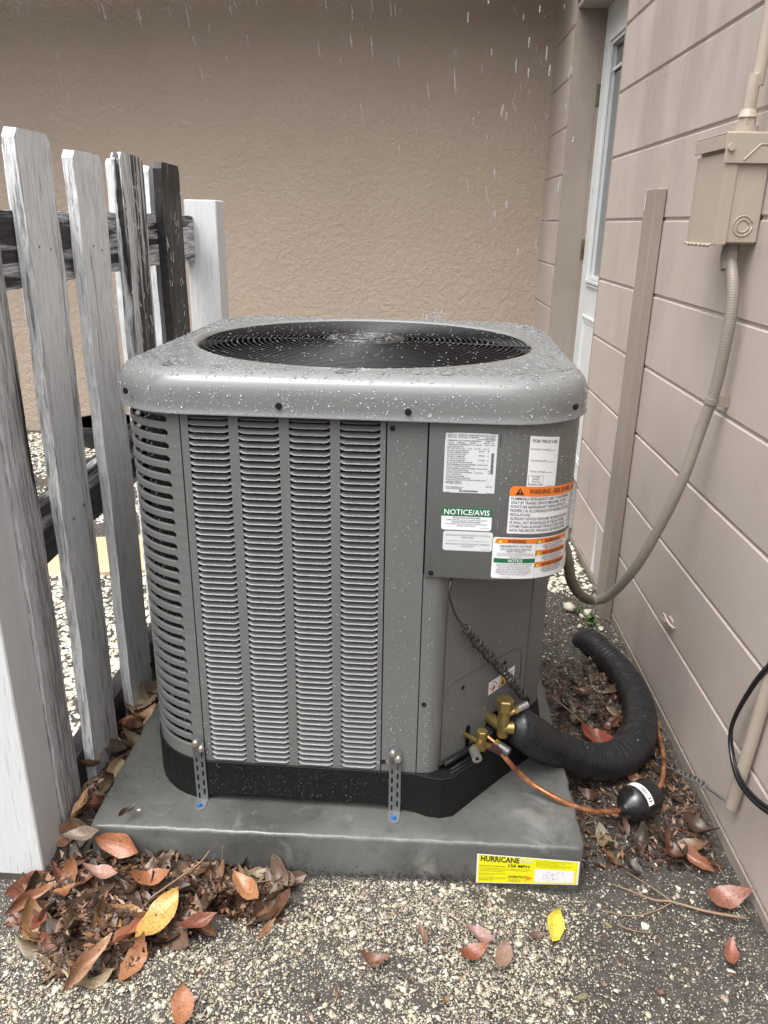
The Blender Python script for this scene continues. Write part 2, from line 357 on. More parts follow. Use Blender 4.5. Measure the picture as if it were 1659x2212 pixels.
# weathered wood: object colour r = bare grey wood, g = black mildew, b = paint brightness
def woodmat(name, axis_scale):
    m = N(name); oi = m.node('ShaderNodeObjectInfo'); sc_ = m.node('ShaderNodeSeparateColor'); m.put(sc_.inputs[0], oi.outputs['Color'])
    R, Gc, B = sc_.outputs[0], sc_.outputs[1], sc_.outputs[2]
    off = m.node('ShaderNodeCombineXYZ')
    for i, k in enumerate((13., 29., 53.)): m.put(off.inputs[i], m.math('MULTIPLY', oi.outputs['Random'], k))
    a, b, cc = axis_scale
    big = m.map((a*14, b*14, cc*9), loc=off.outputs[0]); fine = m.map((a*150, b*150, cc*150), loc=off.outputs[0])
    warp = m.noise(5, 3, vec=m.map((1,1,1), loc=off.outputs[0]), out=1)
    fine2 = m.mix(.35, fine, warp, 'ADD')
    n_big = m.noise(1, 4, .55, vec=big, dist=.15); n_fine = m.noise(1, 4, .62, vec=fine2, dist=.1); n_mid = m.noise(3., 4, .6, vec=big)
    grain = m.noise(2.6, 3, .7, vec=fine2)
    # how worn: threshold by R
    hair = m.noise(1, 3, .6, vec=m.map((a*420, b*420, cc*190), loc=off.outputs[0]))
    worn = m.math('MULTIPLY', m.rangemap(m.math('ADD', n_fine, m.math('MULTIPLY', n_big, .7)), m.math('SUBTRACT', 1.22, m.math('MULTIPLY', R, .75)), m.math('SUBTRACT', 1.36, m.math('MULTIPLY', R, .75))), 1.)
    crackv = m.math('MULTIPLY', m.rangemap(n_fine, .34, .40, 1, 0), .85)
    black = m.rangemap(m.math('ADD', m.math('MULTIPLY', n_big, .75), m.math('MULTIPLY', n_mid, .65)), m.math('SUBTRACT', 1.02, m.math('MULTIPLY', Gc, .62)), m.math('SUBTRACT', 1.06, m.math('MULTIPLY', Gc, .62)))
    paint = m.mix(m.rangemap(n_mid, .3, .7), (.62,.632,.645), (.71,.72,.725)); paint = m.mix(1., paint, m.node('ShaderNodeCombineColor', i_Red=B, i_Green=B, i_Blue=B).outputs[0], 'MULTIPLY')
    wood = m.mix(m.rangemap(grain, .35, .65), (.085,.085,.088), (.26,.26,.265)); wood = m.mix(m.rangemap(n_mid, .62, .72, 0, .5), wood, (.10,.06,.035))
    blk = m.mix(m.rangemap(grain, .4, .7), (.010,.009,.010), (.05,.045,.042)); blk = m.mix(m.rangemap(n_mid, .62, .72, 0, .5), blk, (.045,.028,.018))
    col = m.mix(m.math('MULTIPLY', worn, .8), paint, wood); col = m.mix(m.math('MULTIPLY', m.rangemap(hair, .50, .60, 0, 1), m.math('MULTIPLY', m.rangemap(n_mid, .40, .62, .25, 1.), m.math('MINIMUM', m.math('MULTIPLY', R, 1.4), .62))), col, (.10,.10,.105)); col = m.mix(m.math('MULTIPLY', crackv, m.math('MULTIPLY', R, 1.1)), col, (.07,.07,.072)); col = m.mix(black, col, blk)
    m.set(base=col, rough=m.rangemap(worn, 0, 1, .42, .6), spec=.45)
    h = m.math('ADD', m.math('MULTIPLY', worn, -.5), m.math('ADD', m.math('MULTIPLY', grain, .35), m.math('MULTIPLY', crackv, -.6))); h = m.math('SUBTRACT', h, m.math('MULTIPLY', black, .7))
    m.set(normal=m.bump(h, .6, .0025)); MAT[name] = m.m
woodmat('wood_vertical', (1, 1, .07)); woodmat('wood_rail', (1, .05, 1))

# ================================================================== GROUND
def gz(x, y):
    return 0.006*np.sin(3.1*x+1.3)*np.cos(2.7*y) + .004*np.sin(11*x+2*y) + .003*np.sin(17*y-7*x)
xs = np.concatenate([np.linspace(-12, -2.2, 12), np.arange(-2.1, 1.5, .03), np.linspace(1.6, 10, 10)])
ys = np.concatenate([np.linspace(-12, -.8, 12), np.arange(-.75, 1.6, .03), np.linspace(1.7, 8, 30)])
X, Y = np.meshgrid(xs, ys); near = np.exp(-np.maximum(0, np.abs(X-.4)-1.2)**2*4)*np.exp(-np.maximum(0, np.abs(Y-.4)-1.2)**2*4)
Z = G + gz(X, Y)*near + near*rng.normal(0, .0016, X.shape)
V = np.stack([X, Y, Z], -1).reshape(-1, 3); nx = len(xs); ny = len(ys)
ii, jj = np.meshgrid(np.arange(nx-1), np.arange(ny-1)); q0 = (jj*nx+ii).ravel()
F = np.stack([q0, q0+1, q0+1+nx, q0+nx], 1)
gr = np_mesh('ground', V, F, MAT['wet_soil']); gr['kind'] = 'structure'; shade(gr.data, True)
def gh(x, y): return G + float(gz(np.float64(x), np.float64(y)))

ICO_V = []; t_ = (1+sqrt(5))/2
for a, b in ((-1, t_), (1, t_), (-1, -t_), (1, -t_)): ICO_V.append((a, b, 0))
for a, b in ((-1, t_), (1, t_), (-1, -t_), (1, -t_)): ICO_V.append((0, a, b))
for a, b in ((-1, t_), (1, t_), (-1, -t_), (1, -t_)): ICO_V.append((b, 0, a))
ICO_V = np.array(ICO_V)/sqrt(1+t_*t_)
ICO_F = np.array([(0,11,5),(0,5,1),(0,1,7),(0,7,10),(0,10,11),(1,5,9),(5,11,4),(11,10,2),(10,7,6),(7,1,8),(3,9,4),(3,4,2),(3,2,6),(3,6,8),(3,8,9),(4,9,5),(2,4,11),(6,2,10),(8,6,7),(9,8,1)])
# icosahedron with an exact lattice
def rot_mats(n, tilt):
    yaw = rng.uniform(0, 2*pi, n); ax = rng.uniform(0, 2*pi, n); tl = np.abs(rng.normal(0, tilt, n))
    K = np.zeros((n,3,3)); kx, ky = np.cos(ax), np.sin(ax); c_, s_ = np.cos(tl), np.sin(tl)
    R1 = np.empty((n,3,3)); R1[:,0,0] = c_+kx*kx*(1-c_); R1[:,0,1] = kx*ky*(1-c_); R1[:,0,2] = ky*s_
    R1[:,1,0] = kx*ky*(1-c_); R1[:,1,1] = c_+ky*ky*(1-c_); R1[:,1,2] = -kx*s_; R1[:,2,0] = -ky*s_; R1[:,2,1] = kx*s_; R1[:,2,2] = c_
    Rz = np.zeros((n,3,3)); Rz[:,0,0] = np.cos(yaw); Rz[:,0,1] = -np.sin(yaw); Rz[:,1,0] = np.sin(yaw); Rz[:,1,1] = np.cos(yaw); Rz[:,2,2] = 1
    return R1 @ Rz
def chips(name, xy, rad, mat, flat=(.3,.6), z0=None, tilt=.35, asp=(.6,1.)):
    n = len(xy); S = np.stack([rad, rad*rng.uniform(*asp, n), rad*rng.uniform(*flat, n)], 1)
    J = ICO_V[None]*rng.uniform(.5, 1.3, (n, 12, 1))
    P = np.einsum('nij,nkj->nki', rot_mats(n, tilt), J*S[:, None, :])
    z = G + gz(xy[:,0], xy[:,1]) + rad*rng.uniform(-.12, .28, n) if z0 is None else z0
    P += np.stack([xy[:,0], xy[:,1], z], 1)[:, None, :]
    V = P.reshape(-1, 3); F = (ICO_F[None]+(np.arange(n)*12)[:, None, None]).reshape(-1, 3)
    return np_mesh(name, V, F, mat)
def on_pad(x, y): return (x > -.012) & (x < .988) & (y > -.01) & (y < .98)
def dens(x, y):
    d = np.zeros_like(x)
    fr = y < .02
    d = np.where(fr, 1/(1+np.exp((x-.90-.15*(y+.3))/.035)), d)                 # centre and left of the foreground
    d = np.where(fr & (x > .86), np.maximum(d, .13), d)
    blob = np.exp(-(((x-.47)/.075)**2+((y+.24)/.075)**2)); d = d*(1-.72*blob)
    d = d*np.where((x < .32) & (y > -.17) & fr, .22, 1)                          # under the leaf pile
    d = d*np.where(fr & (x > .38) & (x < .50) & (y > -.1), .55, 1)
    d = np.where(~fr & (x > .97), .12 + .35*(y > .95), d)
    d = np.where(~fr & (x < 0) & (x > -.1), .05, d)
    return d
OCT_V = np.array([(1,0,0),(-1,0,0),(0,1,0),(0,-1,0),(0,0,1),(0,0,-1)], float); OCT_F = np.array([(0,2,4),(2,1,4),(1,3,4),(3,0,4),(2,0,5),(1,2,5),(3,1,5),(0,3,5)])
def bits(name, xy, rad, mat, zup=.2):
    n = len(xy); Sx = np.stack([rad, rad*rng.uniform(.5,1.,n), rad*rng.uniform(.25,.6,n)], 1)
    P = np.einsum('nij,nkj->nki', rot_mats(n, .4), (OCT_V[None]+rng.uniform(-.35,.35,(n,6,3)))*Sx[:,None,:]); P += np.stack([xy[:,0], xy[:,1], G+gz(xy[:,0], xy[:,1])+rad*zup+rng.uniform(0,.002,n)], 1)[:,None,:]
    o = np_mesh(name, P.reshape(-1,3), (OCT_F[None]+(np.arange(n)*6)[:,None,None]).reshape(-1,3), mat); o['kind'] = 'stuff'; return o
def field(NC, x0, x1, y0, y1):
    cx = rng.uniform(x0, x1, NC); cy = rng.uniform(y0, y1, NC)
    cl = .5+.5*np.sin(9*cx+4*np.sin(7*cy))*np.cos(8*cy+3*np.sin(6*cx)); keep = (rng.uniform(0, 1, NC) < dens(cx, cy)*(.52+.48*cl**.8)) & ~on_pad(cx, cy) & (cx < 1.29) & (cx > -.14)
    return np.stack([cx, cy], 1)[keep]
xy = field(21000, -.3, 1.34, -.55, .03); rad = np.clip(rng.lognormal(math.log(.0034), .42, len(xy)), .0022, .0105)
o = chips('shell_gravel', xy, rad, MAT['shell_chips'], (.16,.42), asp=(.45,1.)); o['kind'] = 'stuff'
xy = field(80000, -.3, 1.34, -.55, .03); bits('shell_gravel', xy, np.clip(rng.lognormal(math.log(.0018), .38, len(xy)), .0008, .0042), MAT['shell_chips'])
xy = field(12000, .98, 1.3, .03, 1.4); bits('shell_gravel', xy, np.clip(rng.lognormal(math.log(.0023), .45, len(xy)), .001, .006), MAT['shell_chips'])
# dense layer of tiny grit
NC = 38000; cx = rng.uniform(-.2, 1.3, NC); cy = rng.uniform(-.5, .02, NC)
keep = (rng.uniform(0, 1, NC) < .18+.6*dens(cx, cy)) & ~on_pad(cx, cy)
xy = np.stack([cx, cy], 1)[keep]; rad = rng.uniform(.0006, .0015, len(xy))
V_, F_ = None, None
n = len(xy); TET = np.array([(1,0,-.3),(-.5,.87,-.3),(-.5,-.87,-.3),(0,0,.8)]); TF = np.array([(0,1,3),(1,2,3),(2,0,3)])
P = np.einsum('nij,nkj->nki', rot_mats(n, .4), TET[None]*rad[:,None,None]*rng.uniform(.6,1.4,(n,4,1))); P += np.stack([xy[:,0], xy[:,1], G+gz(xy[:,0], xy[:,1])+.0012], 1)[:,None,:]
o = np_mesh('shell_grit', P.reshape(-1,3), (TF[None]+(np.arange(n)*4)[:,None,None]).reshape(-1,3), MAT['shell_chips']); o['kind'] = 'stuff'
# white shells beyond the fence and behind the pad on the right
CX, CY = .626, -1.1945
def wedge(n, x0, x1, y0, y1, a0, a1):
    x = rng.uniform(x0, x1, n); y = rng.uniform(y0, y1, n); s = (x-CX)/(y-CY); k = (s > a0) & (s < a1)
    return np.stack([x, y], 1)[k]
xy = wedge(42000, -2.2, -.11, .0, 3.28, -.66, -.26)
tanm = ~((xy[:,0] > -.95) & (xy[:,0] < -.42) & (np.abs(xy[:,1]-1.62-.25*(xy[:,0]+.7)) < .22)); xy = xy[tanm]
rad = rng.lognormal(math.log(.0095), .35, len(xy)); rad = np.clip(rad, .004, .022)
o = chips('shell_bed', xy, rad, MAT['shell_white'], (.18,.4), tilt=.35, asp=(.65,1.)); o['kind'] = 'stuff'
xy = wedge(3400, .85, 1.27, 1.30, 3.2, .10, .27); rad = np.clip(rng.lognormal(math.log(.009), .35, len(xy)), .004, .018)
o = chips('shell_bed', xy, rad, MAT['shell_white'], (.35,.6)); o['kind'] = 'stuff'

# ================================================================== HOUSE
house = empty('house', (WPX, WPY, 0), WA)
tag(house, 'beige house corner with stucco back wall, block side wall and recessed white door', 'house')
WO = (WPX, WPY, 0)
# blocks: x from WPX outwards
CH = .2032; Z0 = 1.350 - .2032*7         # top of lowest full joint (-0.072)
def block_mesh(L, b=.0035, gap=.0032):
    mb = MB(); e = L/2-.00015; h = CH/2-gap; mb.prism([(b, -h), (0, -h+b), (0, h-b), (b, h), (.19, h), (.19, -h)], 1, -e, e)
    mb.v = [(x, z, y) for x, y, z in [(v[0], v[2], v[1]) for v in mb.v]]; me = bpy.data.meshes.new('block')
    me.from_pydata(mb.v, [], mb.f); me.update(); fixn(me); me.materials.append(MAT['block_paint']); return me
bmesh_cache = {}
def add_block(y0, y1, k):
    L = round(y1-y0, 4)
    if L < .02: return
    if L not in bmesh_cache: bmesh_cache[L] = block_mesh(L)
    o = bpy.data.objects.new('block', bmesh_cache[L]); C.objects.link(o); o.parent = house
    o.location = (rng.uniform(0, .0003), (y0+y1)/2-WPY, Z0+CH*(k+.5))
BL = .4064
def course(k, ya, yb):
    off = (k % 2)*BL/2 + .104
    y = math.floor((ya-off)/BL)*BL+off
    while y < yb:
        add_block(max(y, ya), min(y+BL, yb), k); y += BL
DY0, DY1 = 1.83, 2.81
for k in range(0, 13):
    if Z0+CH*k < 2.0:
        course(k, -1.75, DY0); course(k, DY1, 3.36)
    else: course(k, -1.75, 3.36)
for k in (0,):
    pass
mb = MB(); mb.box(WPX+.0042, WPX+.18, -1.75, DY0-.003, Z0, 2.02); mb.box(WPX+.0042, WPX+.18, DY1+.003, 3.36, Z0, 2.02); mb.box(WPX+.0042, WPX+.18, -1.75, 3.36, 2.02, Z0+13*CH)
mb.build('mortar_joint', MAT['joint_paint'], house, WO)
mb = MB(); mb.bbox(WPX-.001, WPX+.25, -1.8, 3.36, G-.12, Z0-.001, .003); mb.build('slab_edge', MAT['trim_paint'], house, WO)
# stucco back wall in world axes
BYW = 3.328
mb = MB(); nxs = 2
c4 = [toW(p) for p in [(-4.5,BYW,G-.1),(WPX-.02,BYW,G-.1),(WPX+.3,BYW+.2,G-.1),(-4.5,BYW+.2,G-.1)]]
c8 = [(p[0],p[1],2.7) for p in c4]
mb.add(c4+c8, [(0,3,2,1),(4,5,6,7),(0,1,5,4),(1,2,6,5),(2,3,7,6),(3,0,4,7)]); mb.build('stucco_wall', MAT['stucco'], house, WO)
# eaves above (outside the frame): they shade the tops of the walls
mb = MB(); mb.box(-4.5, WPX+.3, 2.74, 3.3, 2.34, 2.38); mb.build('roof_soffit', MAT['trim_paint'], house, WO)
# door frame: far reveal, header, near reveal
XD = 1.42
mb = MB(); mb.box(WPX+.0005, XD+.03, DY1-.016, DY1+.002, G+.02, 2.045); mb.box(WPX+.0005, XD+.03, DY0-.002, DY0+.016, G+.02, 2.045); mb.box(WPX-.0008, XD+.03, DY0-.002, DY1+.002, 2.045, 2.09)
mb.box(XD-.01, XD+.06, DY1-.026, DY1-.0165, G+.02, 2.044)
mb.build('door_frame', MAT['trim_paint'], house, WO)
mb = MB(); mb.bbox(WPX-.01, XD+.08, DY0+.02, DY1-.02, G-.02, G+.05, .004); mb.build('door_sill', MAT['slab_concrete'], house, WO)
door = MB(); d0, d1 = DY0+.02, DY1-.028
gl0, gl1, gz0, gz1 = d0+.14, 2.60, .91, 1.845
for (a, b, c_, d) in ((d0, gl0, G+.06, 2.03), (gl1, d1, G+.06, 2.03), (gl0, gl1, G+.06, gz0), (gl0, gl1, gz1, 2.03)): door.box(XD, XD+.045, a, b, c_, d)
door = door.build('door', MAT['door_white'], house, WO)
mb = MB()
for e, t in ((.045, .008), (.028, .014), (.012, .007)):
    a0, a1, b0, b1 = gl0-e, gl1+e, gz0-e, gz1+e; wd = .012
    mb.box(XD-t, XD+.004, a0, a1, b0, b0+wd); mb.box(XD-t, XD+.004, a0, a1, b1-wd, b1); mb.box(XD-t+.0005, XD+.004, a0, a0+wd, b0+wd, b1-wd); mb.box(XD-t+.0005, XD+.004, a1-wd, a1, b0+wd, b1-wd)
mb.build('lite_frame', MAT['door_white'], door, WO)
mb = MB(); mb.box(XD+.018, XD+.024, gl0, gl1, gz0, gz1); mb.build('glass', MAT['door_glass'], door, WO)
mb = MB(); mb.box(XD+.006, XD+.012, gl0+.001, gl1-.001, 1.745, 1.757); mb.build('muntin', MAT['door_white'], door, WO)
mb = MB()
for e, t in ((0, .007), (.016, .004)):
    a0, a1, b0, b1 = d0+.12+e, d1-.13-e, .05+e, .73-e; wd = .010
    mb.box(XD-t, XD+.002, a0, a1, b0, b0+wd); mb.box(XD-t, XD+.002, a0, a1, b1-wd, b1); mb.box(XD-t+.0004, XD+.002, a0, a0+wd, b0+wd, b1-wd); mb.box(XD-t+.0004, XD+.002, a1-wd, a1, b0+wd, b1-wd)
mb.build('panel_moulding', MAT['door_white'], door, WO)
for z in (1.68, 1.02, .2):
    mb = MB()
    for i in range(5): mb.cyl((XD-.008, d1+.006, z-.045+i*.0186), (XD-.008, d1+.006, z-.045+i*.0186+.017), .0065, 8)
    mb.box(XD-.006, XD+.002, d1-.004, d1+.018, z-.045, z+.046)
    mb.build('hinge', MAT['hinge_brass'], door, WO)
mb = MB(); mb.cyl((XD-.05, d0+.07, .85), (XD, d0+.07, .85), .012, 12); mb.tube([(XD-.075,d0+.07,.85),(XD-.068,d0+.07,.85),(XD-.05,d0+.07,.85),(XD-.04,d0+.07,.85)], [.012,.026,.026,.012], 14); mb.build('knob', MAT['hinge_brass'], door, WO, smooth=40)

# timber batten fixed to the block wall
mb = MB(); mb.bbox(WPX-.032, WPX-.002, 1.135, 1.238, G-.01, 1.226, .002)
bt = mb.build('wall_batten', MAT['trim_paint'], None, (WPX,1.18,G), fn=None)
bt.location = WW((WPX,1.18,G)); bt.rotation_euler = (0,0,WA)
tag(bt, 'tall beige painted timber batten standing upright against the block wall', 'batten')
mb = MB(); xw = WPX-.0008; pr = [(1.462,.125),(1.448,.118),(1.440,.06),(1.432,-.01),(1.420,-.065),(1.470,-.068),(1.466,-.01),(1.458,.05)]
mb.add([(xw, y, z) for y, z in pr], [tuple(range(len(pr)))]); mb.build('white_paint_run', MAT['door_white'], house, WO)
# chipped white paint flakes on the batten
for (y0, z0, h, wd) in ((1.225, 1.17, .055, .010), (1.232, .52, .03, .006)):
    mb = MB(); x = WPX-.033
    pts = [(x, y0-wd*.2, z0+h), (x, y0+wd*.5, z0+h*.7), (x, y0+wd*.2, z0+h*.4), (x, y0+wd*.6, z0+h*.1), (x, y0-wd*.3, z0), (x, y0-wd*.5, z0+h*.5)]
    mb.add(pts, [tuple(range(6))]); mb.build('paint_chip', MAT['door_white'], bt, (WPX,1.18,G))

# ---------------- junction box and conduits
def in_wall(name, loc):
    o = empty(name, WW(loc), WA); return o
BX0, BY0, BY1, BZ0, BZ1 = 1.202, .49, .66, 1.098, 1.285
jb = in_wall('junction_box', (WPX, .57, BZ0)); JO = (WPX, .57, BZ0)
tag(jb, 'beige painted metal electrical junction box mounted on the block wall', 'junction box')
mb = MB(); mb.bbox(BX0+.004, WPX-.001, BY0+.004, BY1-.004, BZ0, BZ1, .003); mb.build('body', MAT['box_paint'], jb, JO)
mb = MB(); mb.bbox(BX0-.001, BX0+.0035, BY0, BY1, BZ0-.004, BZ1-.02, .0015); mb.box(BX0-.0005, BX0+.022, BY0-.0005, BY0+.003, BZ0-.002, BZ1-.03); mb.build('cover', MAT['box_paint'], jb, JO)
mb = MB(); mb.bbox(BX0-.0075, WPX-.002, BY0-.0050, BY0-.0025, BZ1-.040, BZ1+.014, .001); mb.tube([(BX0+.030, BY0-.0052, BZ1-.034),(BX0+.058, BY0-.0052, BZ1-.006),(WPX-.004, BY0-.0052, BZ1-.006)], .0016, 6)
mb.bbox(BX0-.0075, BX0-.0040, BY0-.0024, BY1+.004, BZ1-.014, BZ1+.012, .001); mb.bbox(BX0-.0070, WPX-.002, BY0-.0024, BY1+.004, BZ1+.0125, BZ1+.016, .001); mb.fixn = True
mb.build('rain_hood', MAT['box_paint'], jb, JO)
mb = MB(); mb.cyl((BX0+.002, BY0-.010, BZ1-.012), (BX0+.002, BY0-.003, BZ1-.012), .0065, 14, .0075); mb.build('screw', MAT['box_paint'], jb, JO, smooth=40)
for r in (.012, .019):
    mb = MB(); mb.tube([(BX0+.052+r*cos(a), BY0+.0035, BZ0+.033+r*sin(a)) for a in np.linspace(.3, 2*pi-.1, 22)], .0014, 6); mb.build('knockout_ring', MAT['box_paint'], jb, JO, smooth=True)
mb = MB(); mb.cyl((BX0+.045,BY0+.05,BZ1+.017),(BX0+.045,BY0+.05,BZ1+.030),.024,16); mb.cyl((BX0+.045,BY0+.05,BZ1+.030),(BX0+.045,BY0+.05,BZ1+.046),.0175,6); mb.cyl((BX0+.045,BY0+.05,BZ1+.046),(BX0+.045,BY0+.05,BZ1+.06),.019,16,.014)
mb.build('hub_fitting', MAT['box_paint'], jb, JO, smooth=35)
mb = MB(); mb.tube([(BX0-.003, BY1-.001, BZ0-.002)]+[(BX0-.003+.001*sin(i), BY1-.012-.012*i, BZ0-.003-.003*(i%2)) for i in range(13)], .0032, 6); mb.build('caulk_bead', MAT['box_paint'], jb, JO, smooth=True)
# rigid conduit rising from the box
cd = in_wall('conduit_pipe', (BX0+.045, BY0+.05, BZ1+.06)); KO = (BX0+.045, BY0+.05, BZ1+.06)
tag(cd, 'beige painted rigid conduit rising from the top of the junction box', 'conduit')
mb = MB(); mb.tube(spline([(BX0+.045,BY0+.05,BZ1+.058),(BX0+.047,BY0+.05,BZ1+.12),(BX0+.056,BY0+.052,BZ1+.2),(BX0+.058,BY0+.055,2.5)], 6), .0125, 14); mb.build('pipe', MAT['box_paint'], cd, KO, smooth=40)
# flexible conduit from the box down to the unit
fx = in_wall('flexible_conduit', (BX0+.045, BY0+.035, BZ0)); FO = (BX0+.045, BY0+.035, BZ0)
tag(fx, 'flexible beige conduit hanging in a curve from the junction box to the unit', 'conduit')
cen = spline([(1.252,.530,1.075),(1.256,.500,1.02),(1.258,.489,.963),(1.258,.490,.90),(1.256,.500,.80),(1.245,.512,.715),(1.225,.515,.60),(1.200,.535,.485),(1.165,.575,.345),(1.130,.64,.235),(1.095,.665,.205),(1.045,.605,.250),(1.005,.545,.315),(.985,.515,.375),(.960,.49,.44),(.90,.46,.50)], 14)
L = np.concatenate([[0], np.cumsum(np.linalg.norm(np.diff(cen, axis=0), axis=1))]); n_ = int(L[-1]/.0013); tt = np.linspace(0, L[-1], n_)
cc = np.stack([np.interp(tt, L, cen[:,i]) for i in range(3)], 1)
rr_ = .0121+.00045*np.array([0,1,1,0])[np.arange(n_) % 4]
i1 = int(n_*.70)
mb = MB(); mb.tube(cc[:i1+1], rr_[:i1+1], 14); mb.build('corrugated_tube', MAT['conduit_paint'], fx, FO, smooth=50)
simple('dirty_conduit', (.16,.145,.10), .45, var=.5, bump=.3, bscale=60)
mb = MB(); mb.tube(cc[i1:], rr_[i1:]+.0005, 14); mb.build('unpainted_tube', MAT['dirty_conduit'], fx, FO, smooth=50)['label'] = 'unpainted mossy lower end of the conduit'
mb = MB(); mb.cyl((1.252,.53,1.062),(1.252,.53,1.082),.0185,6); mb.cyl((1.252,.53,1.082),(1.252,.53,1.099),.0165,16); mb.cyl((1.253,.525,1.047),(1.252,.53,1.062),.0165,16); mb.build('compression_fitting', MAT['conduit_paint'], fx, FO, smooth=35)
j = int(np.argmin(np.abs(cc[:,2]-.775))); mb = MB(); mb.tube(cc[j-5:j+6], .0148, 14); mb.box(1.262, WPX-.001, cc[j,1]-.010, cc[j,1]-.006, cc[j,2]-.012, cc[j,2]+.012); mb.build('strap', MAT['conduit_paint'], fx, FO, smooth=40)
# lower pipe and black cable at the right edge
lp = in_wall('downpipe', (1.27,.1,.03)); LO = (1.27,.1,.03)
tag(lp, 'short beige pipe sticking out low on the block wall behind a black cable', 'pipe')
mb = MB(); mb.tube([(1.272,.105,.030),(1.273,.085,.2),(1.274,.062,.42),(1.275,.03,.75),(1.28,.02,1.0)], .0125, 14); mb.build('pipe', MAT['box_paint'], lp, LO, smooth=40)
cb = in_wall('black_cable', (1.265,.05,.3)); CO = (1.265,.05,.3)
tag(cb, 'loose black cable looping across the block wall near the short pipe', 'cable')
P = spline([(1.262,-.10,.56),(1.261,.0,.455),(1.260,.056,.383),(1.259,.101,.305),(1.257,.138,.203),(1.257,.122,.150),(1.254,.057,.125),(1.254,-.044,.150),(1.256,-.16,.22),(1.26,-.3,.32)], 10)
mb = MB(); mb.tube(P, .0042, 10); mb.build('cable', MAT['cable_black'], cb, CO, smooth=True)
mb = MB(); mb.tube(P+np.array([.004,.007,.004]), .0036, 10); mb.build('cable', MAT['cable_black'], cb, CO, smooth=True)
hk = in_wall('wall_hook', (WPX,.621,.172)); HO = (WPX,.621,.172); tag(hk, 'small painted-over metal clip stuck low on the block wall', 'clip')
mb = MB(); mb.tube(spline([(WPX-.001,.585,.172),(WPX-.010,.592,.176),(WPX-.013,.615,.180),(WPX-.012,.640,.182),(WPX-.011,.655,.176),(WPX-.010,.652,.166),(WPX-.006,.640,.160)],5), .0028, 7); mb.box(WPX-.004, WPX-.0005, .60, .63, .160, .184)
mb.build('clip', MAT['block_paint'], hk, HO, smooth=40)

# ================================================================== CONCRETE PAD
pad = empty('concrete_pad', (.49,.48,G)); PO = (.49,.48,G)
tag(pad, 'thick grey wet concrete equipment pad under the air conditioner', 'concrete pad')
PW, PD = .977, .97
def padgrid():
    # subdivided rounded slab with slightly uneven edges
    mb = MB(); prof = [(.0, G-.03), (.0, -.0075), (.0022, -.0025), (.007, 0.), (.03, .0002)]
    n = 240; loops = []
    for ins, z in prof:
        ring = []
        for i in range(n):
            s = i/n*4; k = int(s); t = s-k; r = .012
            x0, x1, y0, y1 = ins, PW-ins, ins, PD-ins
            p = [(x0+(x1-x0)*t, y0), (x1, y0+(y1-y0)*t), (x1-(x1-x0)*t, y1), (x0, y1-(y1-y0)*t)][k]
            x, y = p
            # round corners
            cxr = min(max(x, x0+r), x1-r); cyr = min(max(y, y0+r), y1-r); dx, dy = x-cxr, y-cyr; d = sqrt(dx*dx+dy*dy)
            if d > r: x, y = cxr+dx/d*r, cyr+dy/d*r
            j = .0011*sin(i*2.3+z*300)+.0010*sin(i*5.1)+random.uniform(-.0007,.0007)
            ring.append((x+j, y+j*.8, z+.0004*sin(i*3.7)))
        loops.append(ring)
    vs = [p for l in loops for p in l]; fs = []
    for a in range(len(prof)-1):
        for i in range(n): fs.append((a*n+i, a*n+(i+1)%n, (a+1)*n+(i+1)%n, (a+1)*n+i))
    fs.append(tuple((len(prof)-1)*n+i for i in range(n))); mb.add(vs, fs); return mb
padgrid().build('slab', MAT['pad_concrete'], pad, PO, smooth=50)

# soil splashed against the foot of the pad
V = []; F = []
for i in range(900):
    x = rng.uniform(0, PW); h = abs(rng.normal(0, .010)); r = rng.uniform(.0006, .0022); z = gh(x, -.01)+.002+h; b = len(V); yy = -.0026-rng.uniform(0,.0004)
    k = 5; V += [(x+r*cos(2*pi*j/k+i), yy, z+r*.8*sin(2*pi*j/k+i)) for j in range(k)]; F.append(tuple(b+j for j in range(k)))
o = np_mesh('soil_splash', V, F, simple('mud', (.030,.026,.022), .6)); o['kind'] = 'stuff'
# ================================================================== TEXT
TCACHE = {}
def text2d(s, bold=0.0):
    key = (s, bold)
    if key in TCACHE: return TCACHE[key]
    cu = bpy.data.curves.new('t', 'FONT'); cu.body = s; cu.size = 1; cu.resolution_u = 2; cu.offset = bold; cu.fill_mode = 'FRONT'
    ob = bpy.data.objects.new('t', cu); C.objects.link(ob)
    dg = bpy.context.evaluated_depsgraph_get(); dg.update(); me = bpy.data.meshes.new_from_object(ob.evaluated_get(dg))
    V = np.array([v.co[:2] for v in me.vertices]) if len(me.vertices) else np.zeros((0, 2)); F = [tuple(p.vertices) for p in me.polygons]
    bpy.data.objects.remove(ob); bpy.data.curves.remove(cu); bpy.data.meshes.remove(me)
    TCACHE[key] = (V, F); return V, F
def put_text(mb, s, u, v, h, fn, align='L', width=None, bold=0.0, off=.0006, up=(0,1)):
    # h: cap height; u,v: baseline anchor; width: fit to width
    V, F = text2d(s, bold)
    if not len(V): return
    V = V.copy(); x0, x1 = V[:,0].min(), V[:,0].max(); k = h/.70; kx = k if width is None else width/(x1-x0)
    xx = (V[:,0]-x0)*kx; tot = (x1-x0)*kx; yy = V[:,1]*k
    if align == 'C': xx -= tot/2
    if align == 'R': xx -= tot
    if up == (0,1): P = [fn(u+a, v+b, off) for a, b in zip(xx, yy)]
    else: P = [fn(u-b, v+a, off) for a, b in zip(xx, yy)]
    mb.add(P, F)
